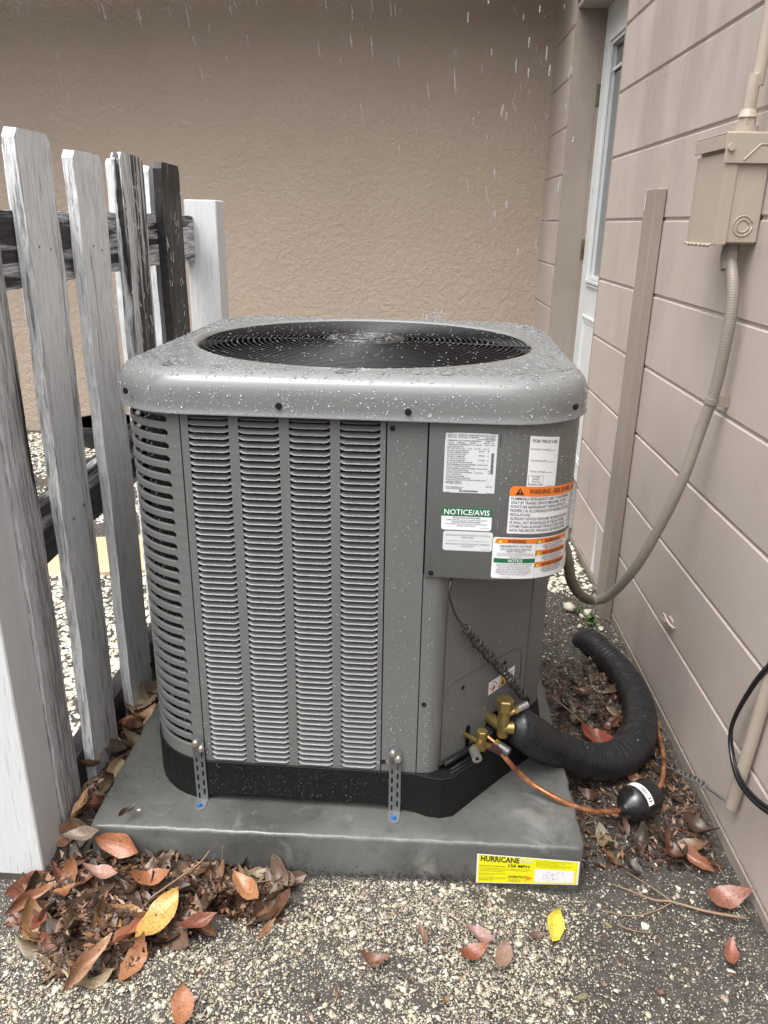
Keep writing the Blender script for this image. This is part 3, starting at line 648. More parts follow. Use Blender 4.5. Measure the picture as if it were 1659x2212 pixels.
def patch(mb, u0, u1, v0, v1, fn, off=.0003, r=0, nu=14, rc=(1,1,1,1)):
    # rounded rectangle strip; rc = which corners are round (bl, br, tl, tr)
    us = list(np.linspace(u0, u1, nu+1))
    if r:
        for t in (.12,.3,.6): us += [u0+r*t, u1-r*t]
        us += [u0+r, u1-r]; us = sorted(set(us))
    def cut(u, left, right):
        d = 0
        if r and left and u < u0+r: d = r-sqrt(max(0, r*r-(u0+r-u)**2))
        if r and right and u > u1-r: d = r-sqrt(max(0, r*r-(u-u1+r)**2))
        return d
    vs = []
    for u in us: vs += [fn(u, v0+cut(u, rc[0], rc[1]), off), fn(u, v1-cut(u, rc[2], rc[3]), off)]
    mb.add(vs, [(2*i, 2*i+2, 2*i+3, 2*i+1) for i in range(len(us)-1)])
def poly(mb, pts, fn, off): mb.add([fn(u, v, off) for u, v in pts], [tuple(range(len(pts)))])

# pad sticker on the front face (x right, z up), tilted
SA = radians(-2.6); sx0, sz0 = .7695, -.0205-.073
def padfn(u, v, off):
    x = sx0 + u - .0015*v/.0715; k = u/.199; zb = -.0935+.0070*k; zt = -.0200-.0080*k; z = zb+(zt-zb)*v/.0715
    return (x, -.0034-off, z)
SWd, SHt = .199, .0715
mb = MB(); patch(mb, 0, SWd, 0, SHt, padfn, 0); st = mb.build('pad_sticker', MAT['white_print'], pad, PO)
st['label'] = 'yellow and white installation sticker on the front face'
mb = MB(); patch(mb, .003, SWd-.003, .002, SHt-.0025, padfn, .0003); mb.build('yellow_panel', simple('pad_yellow', (.78,.74,.01), .35), st, PO)
mb = MB(); patch(mb, .1135, SWd-.009, .006, .0425, padfn, .0006); mb.build('white_panel', MAT['white_print'], st, PO)
mb = MB(); T = lambda *a, **k: put_text(mb, *a, fn=padfn, off=.0008, **k)
T('HURRICANE', .0075, .0552, .0135, width=.075, bold=.026)
T('150 MPH', .0615, .0435, .0075, width=.041, bold=.024)
T('INSTALLATION INSTRUCTIONS', .0055, .0425, .0026, width=.050, bold=.01)
T('DIVERSITECH', .0625, .0155, .0065, width=.034, bold=.014)
for i, (a, wd) in enumerate((('1. Choose appropriate equipment pad size and fastening method that follows', .10), ('wind load requirements in your area. Go to www.diversitech.com for', .095), ('equipment pad engineering tables.', .046))): T(a, .0055, .0375-i*.0036, .0021, width=wd)
for i, (a, wd) in enumerate((('2. Level the pad on the ground and place', .054), ('equipment on the pad.', .03))): T(a, .0055, .0245-i*.0034, .0021, width=wd)
for i, (a, wd) in enumerate((('3. Secure the equipment to the pad using', .054), ('the fastening methods set forth in the', .051), ('engineering pad tables.', .03))): T(a, .0055, .0150-i*.0034, .0021, width=wd)
for i, a in enumerate(('www.diversitech.com', 'info@diversitech.com', 'Phone 800.995.2222')): T(a, .0625, .0110-i*.0028, .0016, width=.024)
for i in range(5): T(('Consulte el tamano de la base y el metodo de sujecion del equipo', 'Nivele la base sobre el suelo y coloque el equipo sobre la base.', 'Fije el equipo a la base usando los metodos de fijacion', 'indicados en las tablas de ingenieria para bases de equipos', 'y siga los requisitos de carga de viento de su zona.')[i], .1150, .0645-i*.0039, .0020, width=.068-.012*(i % 3))
# mud scuffs on the white box
for i in range(60):
    u = .125+.05*rng.beta(2,2); v = .0085+.028*rng.random(); a = rng.uniform(.6, 2.4); l = rng.uniform(.001,.004)
    poly(mb, [(u,v),(u+.0006,v),(u+l*cos(a)+.0004,v+l*sin(a)),(u+l*cos(a),v+l*sin(a))], padfn, .0008)
mb.build('lettering', MAT['black_print'], st, PO)
mb = MB(); put_text(mb, 'Pad', .0835, .0565, .0105, padfn, width=.0225, bold=.014, off=.0008); mb.build('lettering', MAT['offwhite_print'], st, PO)
mb = MB(); poly(mb, [(.0965,.0225),(.110,.0165),(.0985,.0165)], padfn, .0008); poly(mb, [(.0985,.0163),(.110,.0163),(.093,.0080),(.0985,.0130)], padfn, .0009); mb.build('arrow', MAT['orange_print'], st, PO)

# ================================================================== AIR CONDITIONER
ac = empty('air_conditioner', (UPX, UPY, 0), UA); AO = (UPX, UPY, 0)
tag(ac, 'large grey rain-wet outdoor air conditioner condenser with a round black fan grille on top', 'air conditioner')
BX_0, BX_1, BY_0, BY_1, BR = .0834, .9135, .0823, .9123, .145     # body outline
def rrect(x0, x1, y0, y1, r, n=14, per=10):
    pts = []
    for (cx_, cy_, a0), (nx_, ny_) in zip(((x1-r,y0+r,-90),(x1-r,y1-r,0),(x0+r,y1-r,90),(x0+r,y0+r,180)), ((x1,y1),)*4):
        for k in range(n+1): a = radians(a0+90*k/n); pts.append((cx_+r*cos(a), cy_+r*sin(a)))
    return pts
def opath(s):
    """front outline: s = x on the front plane, then round the right corner, then back along the right side"""
    a = BX_1-BR
    if s < a: return s, BY_0, 0., -1.
    if s < a+BR*pi/2:
        t = (s-a)/BR; return a+BR*sin(t), BY_0+BR-BR*cos(t), sin(t), -cos(t)
    return BX_1, BY_0+BR+(s-a-BR*pi/2), 1., 0.
def lpath(s):
    """from the front plane leftwards round the left corner; s = x decreasing"""
    a = BX_0+BR
    if s > a: return s, BY_0, 0., -1.
    if s > a-BR*pi/2:
        t = (a-s)/BR; return a-BR*sin(t), BY_0+BR-BR*cos(t), -sin(t), -cos(t)
    return BX_0, BY_0+BR+(a-BR*pi/2-s), -1., 0.
def ufn(s, z, off):
    x, y, nx_, ny_ = opath(s); return (x+nx_*(off+EB), y+ny_*(off+EB), z+DZ(s))
EB = .004
def DZ(s): return -.10*max(0, s-.80) if s > .80 else 0.
ZT = .8904
# --- base pan: outline with chamfered front right corner
def baseline(e):
    pts = [(BX_0+BR-e*0, BY_0-e)]
    out = []
    for k in range(9): a = radians(180+90*k/8); out.append((BX_0+BR+(BR+e)*cos(a), BY_0+BR+(BR+e)*sin(a)))
    out += [(.30, BY_0-e), (.45, BY_0-e), (.60, BY_0-e), (.645, BY_0-e), (.668, BY_0-e-.008), (.695, BY_0-e-.011), (.722, BY_0-e-.002), (.82, .192), (.911+e, .300), (BX_1+e, .36)]
    for k in range(9): a = radians(0+90*k/8); out.append((BX_1-BR+(BR+e)*cos(a), BY_1-BR+(BR+e)*sin(a)))
    for k in range(9): a = radians(90+90*k/8); out.append((BX_0+BR+(BR+e)*cos(a), BY_1-BR+(BR+e)*sin(a)))
    return out
L1 = baseline(.004); L2 = baseline(-.004); L3 = baseline(-.02); nb = len(L1)
def botz(x, y):
    if y < .12 and .24 < x < .60: return .020
    if y < .12 and .20 < x <= .24: return .02*(x-.20)/.04
    if y < .12 and .60 <= x < .655: return .02*(.655-x)/.055
    return .0005
mb = MB(); ring = []
vs = [(x, y, botz(x, y)) for x, y in L1] + [(x, y, .0955) for x, y in L1] + [(x, y, .0965) for x, y in baseline(.0032)] + [(x, y, .0965) for x, y in L3] + [(x, y, .02) for x, y in L3]
fs = []
for a in range(4):
    for i in range(nb): fs.append((a*nb+i, a*nb+(i+1)%nb, (a+1)*nb+(i+1)%nb, (a+1)*nb+i))
mb.add(vs, fs); mb.add([(x, y, .094) for x, y in baseline(-.019)], [tuple(range(nb))])
mb.build('base_pan', MAT['black_plastic'], ac, AO, smooth=22)
# chamfer frame
CP0 = np.array([.690, .105]); CT = np.array([.691, .723]); CN = np.array([.723, -.691])
def chf(s, z, off): 
    p = CP0 + CT*s + CN*off; return (p[0], p[1], z)
# ledge with moulded handle ribs in front of the chamfer panel
mb = MB(); 
mb.tube([chf(.005,.104,.010), chf(.05,.106,.0115), chf(.085,.106,.011), chf(.100,.104,.016), chf(.104,.101,.026)], .006, 8)
mb.tube([chf(.01,.098,.024), chf(.05,.098,.025), chf(.09,.098,.0255)], .0035, 8); mb.tube([chf(.0,.098,.031), chf(.05,.098,.033), chf(.09,.098,.034)], .0025, 8)
mb.tube([chf(-.005,.104,.0035), chf(.27,.104,.0035)], .004, 6)
mb.build('handle_recess', MAT['black_plastic'], ac, AO, smooth=True)
mb = MB()
mb.prism([(0,0)]*3, 2, 0, 0) if False else None
vs = [chf(.093,.0,.03), chf(.28,.0,.03)]
a = [chf(.105,.09,.001), chf(.105,.112,.001), chf(.145,.128,.001), chf(.27,.118,.001), chf(.27,.09,.001)]
b = [chf(.105,.09,.020), chf(.105,.108,.020), chf(.145,.122,.020), chf(.27,.112,.020), chf(.27,.09,.020)]
mb.add(a+b, [(0,1,2,3,4),(9,8,7,6,5)]+[(i,(i+1)%5,(i+1)%5+5,i+5) for i in range(5)]); mb.fixn = True
mb.build('valve_bracket', MAT['black_plastic'], ac, AO)
# --- coil core behind the guards: a box that follows the outline, set in
mb = MB(); core = rrect(BX_0+.035, BX_1-.035, BY_0+.035, BY_1-.035, BR-.035); core = [p for p in core if not (p[0] > .60 and p[1] < .36)]
core = [(.60, BY_0+.035)] + [(.60,.36),(BX_1-.035,.36)] + core
# order: build as closed loop
def core_outline():
    out = [(.62, BY_0+.035), (.62, .40), (BX_1-.035, .40)]
    for k in range(9): a = radians(90*k/8); out.append((BX_1-BR+(BR-.035)*cos(a), BY_1-BR+(BR-.035)*sin(a)))
    for k in range(9): a = radians(90+90*k/8); out.append((BX_0+BR+(BR-.035)*cos(a), BY_1-BR+(BR-.035)*sin(a)))
    for k in range(13): a = radians(180+90*k/12); out.append((BX_0+BR+(BR-.035)*cos(a), BY_0+BR+(BR-.035)*sin(a)))
    return out
co_ = core_outline(); k_ = len(co_)
m = N('coil_fins'); wv = m.node('ShaderNodeTexWave', wave_type='BANDS', bands_direction='X'); m.put(wv.inputs['Vector'], m.map((1,1,.05))); wv.inputs['Scale'].default_value = 55.; wv.inputs['Distortion'].default_value = 1.5
m.set(base=m.mix(wv.outputs['Fac'], (.008,.008,.009), (.045,.046,.05)), rough=.5, metal=.3); m.set(normal=m.bump(wv.outputs['Fac'], .5, .002)); MAT['coil_fins'] = m.m
mb = MB(); mb.add([(x,y,.09) for x,y in co_]+[(x,y,.80) for x,y in co_], [(i,(i+1)%k_,(i+1)%k_+k_,i+k_) for i in range(k_)]); mb.build('condenser_coil', MAT['coil_fins'], ac, AO, smooth=30)
simple('tube_bend', (.20,.20,.20), .35, metal=.6)
mb = MB()
for col, sx in ((0, .150), (1, .166)):
    for i in range(30):
        z = .112+.0237*i+(.0118 if col else 0)*.3; x, y, a, b = lpath(sx); x -= a*.026; y -= b*.026
        mb.add([(x+.0055,y,z),(x-.0055,y,z),(x,y-.005,z),(x,y+.005,z),(x,y,z+.0075),(x,y,z-.0075)], [(0,2,4),(2,1,4),(1,3,4),(3,0,4),(2,0,5),(1,2,5),(3,1,5),(0,3,5)])
o = mb.build('return_bends', MAT['tube_bend'], ac, AO)
# --- front louvred panel
XA, XB, XC = .217, .574, .6445
cols = [(.2315,.3020),(.3190,.3895),(.4070,.4775),(.4945,.5635)]
LZ0, LZ1, NL = .0995, .8165, 60; LP = (LZ1-LZ0)/NL
fp = MB(); edges = [XA+.0012]+[e for c_ in cols for e in c_]+[XB-.0012]
for i in range(0, len(edges), 2): fp.box(edges[i], edges[i+1], BY_0, BY_0+.0012, .094, .83)
for c_ in cols: fp.box(c_[0], c_[1], BY_0, BY_0+.0012, .094, LZ0+.0008); fp.box(c_[0], c_[1], BY_0, BY_0+.0012, LZ1, .83)
fp.box(XA+.0012, XA+.0025, BY_0+.0012, BY_0+.012, .094, .83); fp.box(XB-.0025, XB-.0012, BY_0+.0012, BY_0+.012, .094, .83)
fpo = fp.build('louvred_panel', MAT['grey_paint'], ac, AO)
def louver_mesh(Lw):
    # local: x 0..Lw, y outwards negative, z 0 (bottom) .. LP (top)
    st_ = [0, .0025, .0055, .010, .5*Lw, Lw-.010, Lw-.0055, Lw-.0025, Lw]; am = [0, .35, .75, 1, 1, 1, .75, .35, 0]
    prof = [(.0072, LP*.80), (.0062, LP*.74), (.0045, LP*.65), (.0020, LP*.52), (-.0006, LP*.38), (-.0028, LP*.285), (-.0031, LP*.235), (-.0012, LP*.205)]
    vs = []
    for x, a in zip(st_, am):
        for (y, z) in prof:
            yy = y if y > 0 else y*a
            yy = yy*(.25+.75*a) if y > 0 else yy
            zb = LP*.60+(z-LP*.60)*(1 if z > LP*.6 else (.35+.65*a))
            vs.append((x, yy, zb))
    k = len(prof); fs = [(i*k+j, (i+1)*k+j, (i+1)*k+j+1, i*k+j+1) for i in range(len(st_)-1) for j in range(k-1)]
    me = bpy.data.meshes.new('louver'); me.from_pydata(vs, [], [f[::-1] for f in fs]); me.materials.append(MAT['grey_paint']); me.update(); shade(me, True); return me
for c_ in cols:
    me = louver_mesh(c_[1]-c_[0])
    for i in range(NL):
        o = bpy.data.objects.new('louver', me); C.objects.link(o); o.parent = fpo; o.location = (c_[0]-UPX, 0, LZ0+LP*i)
# plain panels on the front
mb = MB(); mb.box(XB+.0012, XC-.001, BY_0+.0006, BY_0+.0018, .094, .83); mb.box(XB+.0012, XB+.0022, BY_0+.0018, BY_0+.012, .094, .83); mb.build('service_panel', MAT['grey_paint'], ac, AO)
mb = MB(); mb.box(XA-.002, XA+.002, BY_0+.004, BY_0+.006, .094, .82); mb.box(XB-.003, XB+.003, BY_0+.004, BY_0+.006, .094, .82); mb.box(XC-.004, XC+.004, BY_0+.004, BY_0+.006, .094, .82); mb.build('seam_gap', MAT['dark_hole'], ac, AO)
# --- left corner guard with curved slots
SP = LP*2; SE = .1935; ZB0 = .8024-SP*29.5+.0
def lfn(s, z, off): x, y, a, b = lpath(s); return (x+a*off, y+b*off, z)
cg = MB()
S_END = BX_0+BR-BR*pi/2-.02
ssb = np.linspace(SE-.0055, S_END, 26)
# right border strip with round slot ends
def lattice(mb, pts, off=0.0):
    mb.add([lfn(s, z, off) for s, z in pts], [tuple(range(len(pts)))])
hh = .0052
nslot = 29; zc = [.8024-SP*i for i in range(nslot)]
for zz in zc:
    cxs = SE-.0055; arc = [(cxs+hh*sin(a), zz-hh*cos(a)) for a in np.linspace(0, pi, 9)]
    for (a, b) in zip(arc[:-1], arc[1:]): lattice(cg, [a, (XA-.0012, a[1]), (XA-.0012, b[1]), b])
bands = [(.094, zc[-1]-hh)] + [(zc[i+1]+hh, zc[i]-hh) for i in range(nslot-2, -1, -1)] + [(zc[0]+hh, .83)]
for (a, b) in bands: lattice(cg, [(SE-.0055, a), (XA-.0012, a), (XA-.0012, b), (SE-.0055, b)])
cg.add([lfn(XA-.0012, z, o_) for z in (.094, .83) for o_ in (0, -.012)], [(0,1,3,2)])
# left end strip
for k in range(4):
    s0_, s1_ = S_END-.02*k/4, S_END-.02*(k+1)/4; cg.add([lfn(s0_, .094, 0), lfn(s1_, .094, 0), lfn(s1_, .83, 0), lfn(s0_, .83, 0)], [(3,2,1,0)])
cgo = cg.build('corner_guard', MAT['grey_paint'], ac, AO, smooth=30)
for bi, (a, b) in enumerate(bands):
    mb = MB(); vs = []; prof = [(-.0055, a+.0005), (-.0010, a+.0002), (0, a+.0014), (0, b-.0014), (-.0010, b-.0002), (-.0055, b-.0005)]
    for s in ssb:
        for off, z in prof: vs.append(lfn(s, z, off))
    k = len(prof); mb.add(vs, [(i*k+j, i*k+j+1, (i+1)*k+j+1, (i+1)*k+j) for i in range(len(ssb)-1) for j in range(k-1)])
    mb.build('slat', MAT['grey_paint'], cgo, AO, smooth=30)
# side and back shells (louvres joined)
mb = MB(); ysl = BY_0+BR+.04
for (x, sgn) in ((BX_0, -1), (BX_1, 1)):
    y0_, y1_ = (ysl if sgn < 0 else .40), BY_1-BR
    for i in range(NL):
        z = LZ0+LP*i
        P_ = [(x+sgn*.0006, z+LP), (x-sgn*.002, z+LP*.9), (x+sgn*.0048, z+LP*.33), (x+sgn*.003, z+LP*.25)]
        vs = [(px, yy, pz) for yy in (y0_, y1_) for px, pz in P_]; mb.add(vs, [(j, j+1, j+5, j+4) for j in range(3)])
for k in range(8):
    for (cx_, s_) in ((BX_1-BR, 0), (BX_0+BR, 90)):
        a0, a1 = radians(s_+90*k/8), radians(s_+90*(k+1)/8)
        mb.add([(cx_+BR*cos(a0), BY_1-BR+BR*sin(a0), .094), (cx_+BR*cos(a1), BY_1-BR+BR*sin(a1), .094), (cx_+BR*cos(a1), BY_1-BR+BR*sin(a1), .83), (cx_+BR*cos(a0), BY_1-BR+BR*sin(a0), .83)], [(0,1,2,3)])
mb.box(BX_0+BR, BX_1-BR, BY_1-.001, BY_1, .094, .83)
o = mb.build('side_guards', MAT['grey_paint'], ac, AO)
# --- electrical compartment (upper right front), wraps the corner
EZ = .530
mb = MB(); ssx = np.concatenate([np.linspace(.6465, .768, 5), np.linspace(.7685+.008, .768+BR*pi/2, 14), np.linspace(.768+BR*pi/2+.02, .768+BR*pi/2+.17, 4)])
rows = [(-.012, .004), (EB-.001, 0.), (EB, .0015), (EB, .30)]
vs = []
for s in ssx:
    x, y, a, b = opath(s)
    for off, dz in rows:
        z = EZ+dz+DZ(s) if dz < .2 else .832
        vs.append((x+a*off, y+b*off, z))
k = len(rows); mb.add(vs, [(i*k+j, (i+1)*k+j, (i+1)*k+j+1, i*k+j+1) for i in range(len(ssx)-1) for j in range(k-1)])
x, y, a, b = opath(.6465); mb.add([(x, y-EB, EZ), (x, y-EB, .832), (x, y+.012, .832), (x, y+.012, EZ)], [(0,1,2,3)])
ebp = mb.build('control_panel', MAT['grey_paint'], ac, AO, smooth=40)
mb = MB(); bot = [(opath(s)[0]-opath(s)[2]*.010, opath(s)[1]-opath(s)[3]*.010, EZ+.004+DZ(s)) for s in ssx]; bot = [(.6475,.36,EZ+.004)]+bot
mb.add(bot, [tuple(range(len(bot)))[::-1]]); mb.build('control_box_floor', simple('dark_steel', (.035,.035,.035), .6), ac, AO)
# --- recessed lower right: post flange, chamfer service plate, right strip
mb = MB(); prof = [(.6455,.0835),(.652,.0835),(.668,.0845),(.680,.090),(.690,.1005),(.6915,.106)]
n = len(prof); mb.add([(x,y,.086) for x,y in prof]+[(x,y,EZ+.004) for x,y in prof], [(i,i+1,i+1+n,i+n) for i in range(n-1)]); mb.add([(.6455,.0835,.086),(.6455,.0835,EZ),(.6455,.095,EZ),(.6455,.095,.086)], [(0,1,2,3)])
mb.build('corner_post', MAT['grey_paint'], ac, AO, smooth=30)
mb = MB(); A0 = .003; A1 = .262
mb.add([chf(A0,.098,0), chf(A1,.098,0), chf(A1,EZ,0), chf(A0,EZ,0)], [(0,1,2,3)])
svc = mb.build('service_plate', simple('plate_paint', (.130,.133,.128), .55, var=.05), ac, AO)
mb = MB(); mb.tube([chf(-.004+.004,.106,.0006), chf(.0,.24,.0006)]+[chf(.0+.03*(1-cos(t)), .24+.045*sin(t), .0006) for t in np.linspace(.2, pi/2, 6)]+[chf(.22,.285,.0006)]+[chf(.22+.025*sin(t), .26+.025*cos(t), .0006) for t in np.linspace(0, pi/2, 5)]+[chf(.247,.2,.0006)], .0009, 6)
mb.build('embossed_edge', simple('edge_grey', (.085,.087,.086), .4), svc, AO, smooth=True)
mb = MB(); mb.add([chf(A1,.098,-.004), chf(A1+.006,.098,-.012), chf(A1+.012,.098,-.004), (BX_1,.36,.098), (BX_1,.42,.098), chf(A1,EZ-.02,-.004), chf(A1+.006,EZ-.02,-.012), chf(A1+.012,EZ-.02,-.004), (BX_1,.36,EZ-.03), (BX_1,.42,EZ-.03)], [(0,1,6,5),(1,2,7,6),(2,3,8,7),(3,4,9,8)]); mb.build('right_post', MAT['grey_paint'], ac, AO)
def slot(name, s, z, w_, h_, parent=svc):
    mb = MB(); pts = []
    for t in np.linspace(0, pi, 8): pts.append((s+w_/2*cos(t), z+h_/2-w_/2+w_/2*sin(t)))
    pts += [(s-w_/2, z-h_/2), (s+w_/2, z-h_/2)]; mb.add([chf(a, b, .0008) for a, b in pts], [tuple(range(len(pts)))]); return mb.build(name, MAT['dark_hole'], parent, AO)
slot('pipe_slot', .083, .132, .013, .052); slot('pipe_slot', .163, .130, .046, .050)
# screws
def screw(P, nrm, r=.0038, mat='black_screw', parent=ac, h=.003):
    mb = MB(); P = np.array(P); n_ = np.array(nrm); mb.cyl(P, P+n_*h*.4, r*1.25, 10); mb.cyl(P+n_*h*.4, P+n_*h, r*.8, 6); return mb.build('screw', MAT[mat], parent, AO, smooth=35)
for x, z in ((.584,.801),(.579,.119)): screw((x, BY_0, z), (0,-1,0))
screw((.658, BY_0-EB, .5385), (0,-1,0), .004); screw((.655,.0835,.257), (0,-1,0))
for s, z in ((.0596,.258),(.189,.264)): screw(chf(s, z, 0), (CN[0],CN[1],0), .0034)
# flammable warning sticker on the service plate
mb = MB(); quad = [(.141,.2035),(.141,.2345),(.2245,.2435),(.2245,.2135)]
def fl(u, v, off):   # u 0..1, v 0..1 on the quad
    a = np.array(quad[0])*(1-u)+np.array(quad[3])*u; b = np.array(quad[1])*(1-u)+np.array(quad[2])*u; p = a*(1-v)+b*v; return chf(p[0], p[1], .0006+off)
poly(mb, [(0,0),(0,1),(1,1),(1,0)], fl, 0); fs_ = mb.build('flammable_sticker', MAT['white_print'], svc, AO); fs_['label'] = 'small white sticker with flame symbols, one red diamond and one yellow triangle'
mb = MB(); poly(mb, [(.19,.06),(.35,.5),(.19,.94),(.03,.5)], fl, .0002); mb.build('diamond_symbol', MAT['red_print'], fs_, AO)
mb = MB(); poly(mb, [(.19,.16),(.315,.5),(.19,.84),(.065,.5)], fl, .0004); mb.build('diamond_symbol', MAT['white_print'], fs_, AO)
mb = MB(); poly(mb, [(.36,.08),(.54,.96),(.72,.08)], fl, .0002); mb.build('triangle_symbol', MAT['black_print'], fs_, AO)
mb = MB(); poly(mb, [(.39,.15),(.54,.86),(.69,.15)], fl, .0004); mb.build('triangle_symbol', MAT['yellow_print'], fs_, AO)
for u, v, k in ((.19,.45,1.), (.54,.34,1.)):
    mb = MB(); poly(mb, [(u-.035*k,v-.16*k),(u-.045*k,v+.02),(u-.015*k,v-.0),(u-.005,v+.24*k),(u+.03*k,v+.06),(u+.04*k,v-.08*k),(u+.02*k,v-.2*k)], fl, .0006); mb.build('flame_symbol', MAT['black_print'], fs_, AO)
mb = MB()
for i in range(3): poly(mb, [(.79,.70-.12*i),(.79,.74-.12*i),(.93,.74-.12*i),(.93,.70-.12*i)], fl, .0004)
mb.build('lettering', MAT['black_print'], fs_, AO)
# --- stickers on the control panel
def sticker(name, u0, u1, v0, v1, mat, r=0, off=.0004, label=None, rc=(1,1,1,1), fn=ufn, nu=14):
    mb = MB(); patch(mb, u0, u1, v0, v1, fn, off, r, nu, rc); o = mb.build(name, MAT[mat], ebp, AO)
    if label: o['label'] = label
    return o
def sub(parent, name, mat, build_fn, off=.0006):
    mb = MB(); build_fn(mb); o = mb.build(name, MAT[mat], parent, AO); return o
# data plate
pl = sticker('data_plate', .6732, .7610, .6925, .7985, 'offwhite_print', label='silvery white data plate with dense small print')
lines = [('MODEL NO./   MODELE N°  RP14AY48AJ2NA', .004,.102,.055), ('MFG./FAB.  05/2025', .060,.102,.024), ('SERIAL NO./   N° DE SERIE   W182523623', .004,.0985,.052), ('OUTDOOR USE', .066,.0985,.017), ('UTILISATION EN EXTERIEUR', .054,.0955,.031),
 ('COMPRESSOR CODE / CODES DE COMPRESSEUR', .004,.0925,.056), ('100460105', .068,.0925,.013), ('VOLTS       208/230        PHASE   1        HERTZ   60', .004,.0890,.078), ('COMPRESSOR/ COMPRESSEUR  R.L.A.  20.1/20.1    L.R.A.  143/141', .004,.0857,.080), ('OUTDOOR FAN MOTOR/', .004,.0822,.027),
 ('MOTEUR VENTIL. EXT.    F.L.A.   1.0/1050     H.P. 1/5', .004,.0790,.070), ('MIN. SUPPLY CIRCUIT AMPACITY/', .004,.0752,.036), ('27/27   A', .057,.0748,.018), ('COURANT ADMISSIBLE D\'ALIM. MIN.', .004,.0718,.037), ('MAX. FUSE OR CKT. BKR. SIZE*/', .004,.0682,.032), ('45/45   A', .057,.0672,.018),
 ('CAL. MAX. DE FUSIBLE/DISJ*', .004,.0648,.030), ('MIN. FUSE OR CKT. BKR. SIZE*/', .004,.0612,.032), ('CAL. MIN. DE FUSIBLE/DISJ*', .004,.0578,.030), ('35/35   A', .057,.0590,.018), ('MAX ALLOWABLE DISCHARGE PRESSURE/', .004,.0545,.044), ('PRESSION MAXIMALE DE DECHARGE PERMISE:  610 PSIG/4206 kPa', .004,.0508,.070),
 ('MAX ALLOWABLE SUCTION PRESSURE/', .004,.0475,.041), ('PRESSION MAXIMALE D\'ASPIRATION PERMISE:  250 PSIG/1773 kPa', .004,.0438,.070), ('OUTDOOR UNITS FACTORY CHARGE/', .004,.0402,.038), ('R454B', .075,.0402,.008), ('CHARGE USINE D\'UNITES EXTERIEUR     115 oz/3261g', .004,.0368,.062), ('R454B', .075,.0360,.008),
 ('TOTAL SYSTEM CHARGE/', .004,.0332,.026), ('CHARGE TOTALE DU SYSTEME:', .004,.0296,.031), ('SEE INSTRUCTIONS INSIDE ACCESS PANEL /', .004,.0265,.042), ('VOIR LES CHARGE INSTRUCTIONS A L\'INTERIEUR DU PANNEAU D\'ACCES', .004,.0232,.068), ('RHEEM SALES COMPANY', .004,.0200,.026), ('FORT SMITH, ARKANSAS', .004,.0172,.028), ('*HACR TYPE BREAKER FOR U.S.A./', .004,.0100,.031), ('DISJONCTEUR DE TYPE HACR', .006,.0072,.026), ('ASSEMBLED IN MEXICO', .072,.0125,.012)]
def _pl(mb):
    for s, u, v, wd in lines: put_text(mb, s, .6732+u, .6925+v-.0008, .0019, ufn, width=wd, off=.0008, bold=.012)
sub(pl, 'lettering', 'black_print', _pl)
def _bars(mb):
    z = .7300
    while z < .7635: h = random.choice((.0005,.0009,.0014)); patch(mb, .7520, .7565, z, z+h, ufn, .0008, 0, 1); z += h+random.choice((.0005,.0009))
    x = .7010
    while x < .7320: h = random.choice((.0004,.0008,.0012)); patch(mb, x, x+h, .6945, .6975, ufn, .0008, 0, 1); x += h+random.choice((.0005,.0008))
    for (a, b, c_, d) in ((.6728,.6860,.7983,.7991),(.7480,.7612,.7983,.7991),(.6728,.6735,.7870,.7985),(.6735,.6850,.6931,.6936),(.7480,.7600,.6931,.6936)): patch(mb, a, b, c_, d, ufn, .0009, 0, 1)
sub(pl, 'barcode', 'black_print', _bars)
def _side(mb): put_text(mb, '92-101228-29-01', .7668, .7755, .0021, ufn, width=.023, off=.0006, up=(1,0), bold=.01)
o_ = MB(); _side(o_); o_.build('part_number', MAT['black_print'], ebp, AO)
# field use (slightly tilted)
def ffn(u, v, off): return ufn(.8150+u+.0*v, .7065+v-.035*u, off)
ff = sticker('field_use_sticker', 0, .0600, 0, .0905, 'white_print', fn=ffn, off=.0004, label='white FOR FIELD USE sticker with blank lines')
def _ff(mb):
    T = lambda s, u, v, h, wd, **k: put_text(mb, s, u, v, h, ffn, width=wd, off=.0008, **k)
    T('FOR FIELD USE', .0050, .0800, .0050, .0500, bold=.010); T('FACTORY CHARGE', .0035, .0665, .0028, .0370); T('CHARGE ADDED', .0035, .0465, .0028, .0320); T('TOTAL CHARGE', .0035, .0270, .0028, .0300)
    for u, v, l in ((.041,.0663,.011), (.036,.0463,.016), (.034,.0268,.017)): patch(mb, u, u+l, v, v+.0005, ffn, .0008, 0, 2)
    for i, (s, wd) in enumerate((('R-454B', .0150), ('Global', .0130), ('Warming', .0165), ('Potential = 465', .0265))): T(s, .0165, .0175-i*.0042, .0024, wd, align='C', bold=.01)
    for (a, b, c_, d) in ((.0025,.0310,.0035,.0039),(.0025,.0310,.0213,.0217),(.0025,.0029,.0039,.0213),(.0306,.0310,.0039,.0213)): patch(mb, a, b, c_, d, ffn, .0008, 0, 3)
    T('92-108814-01', .036, .0025, .0016, .018)
sub(ff, 'lettering', 'black_print', _ff)
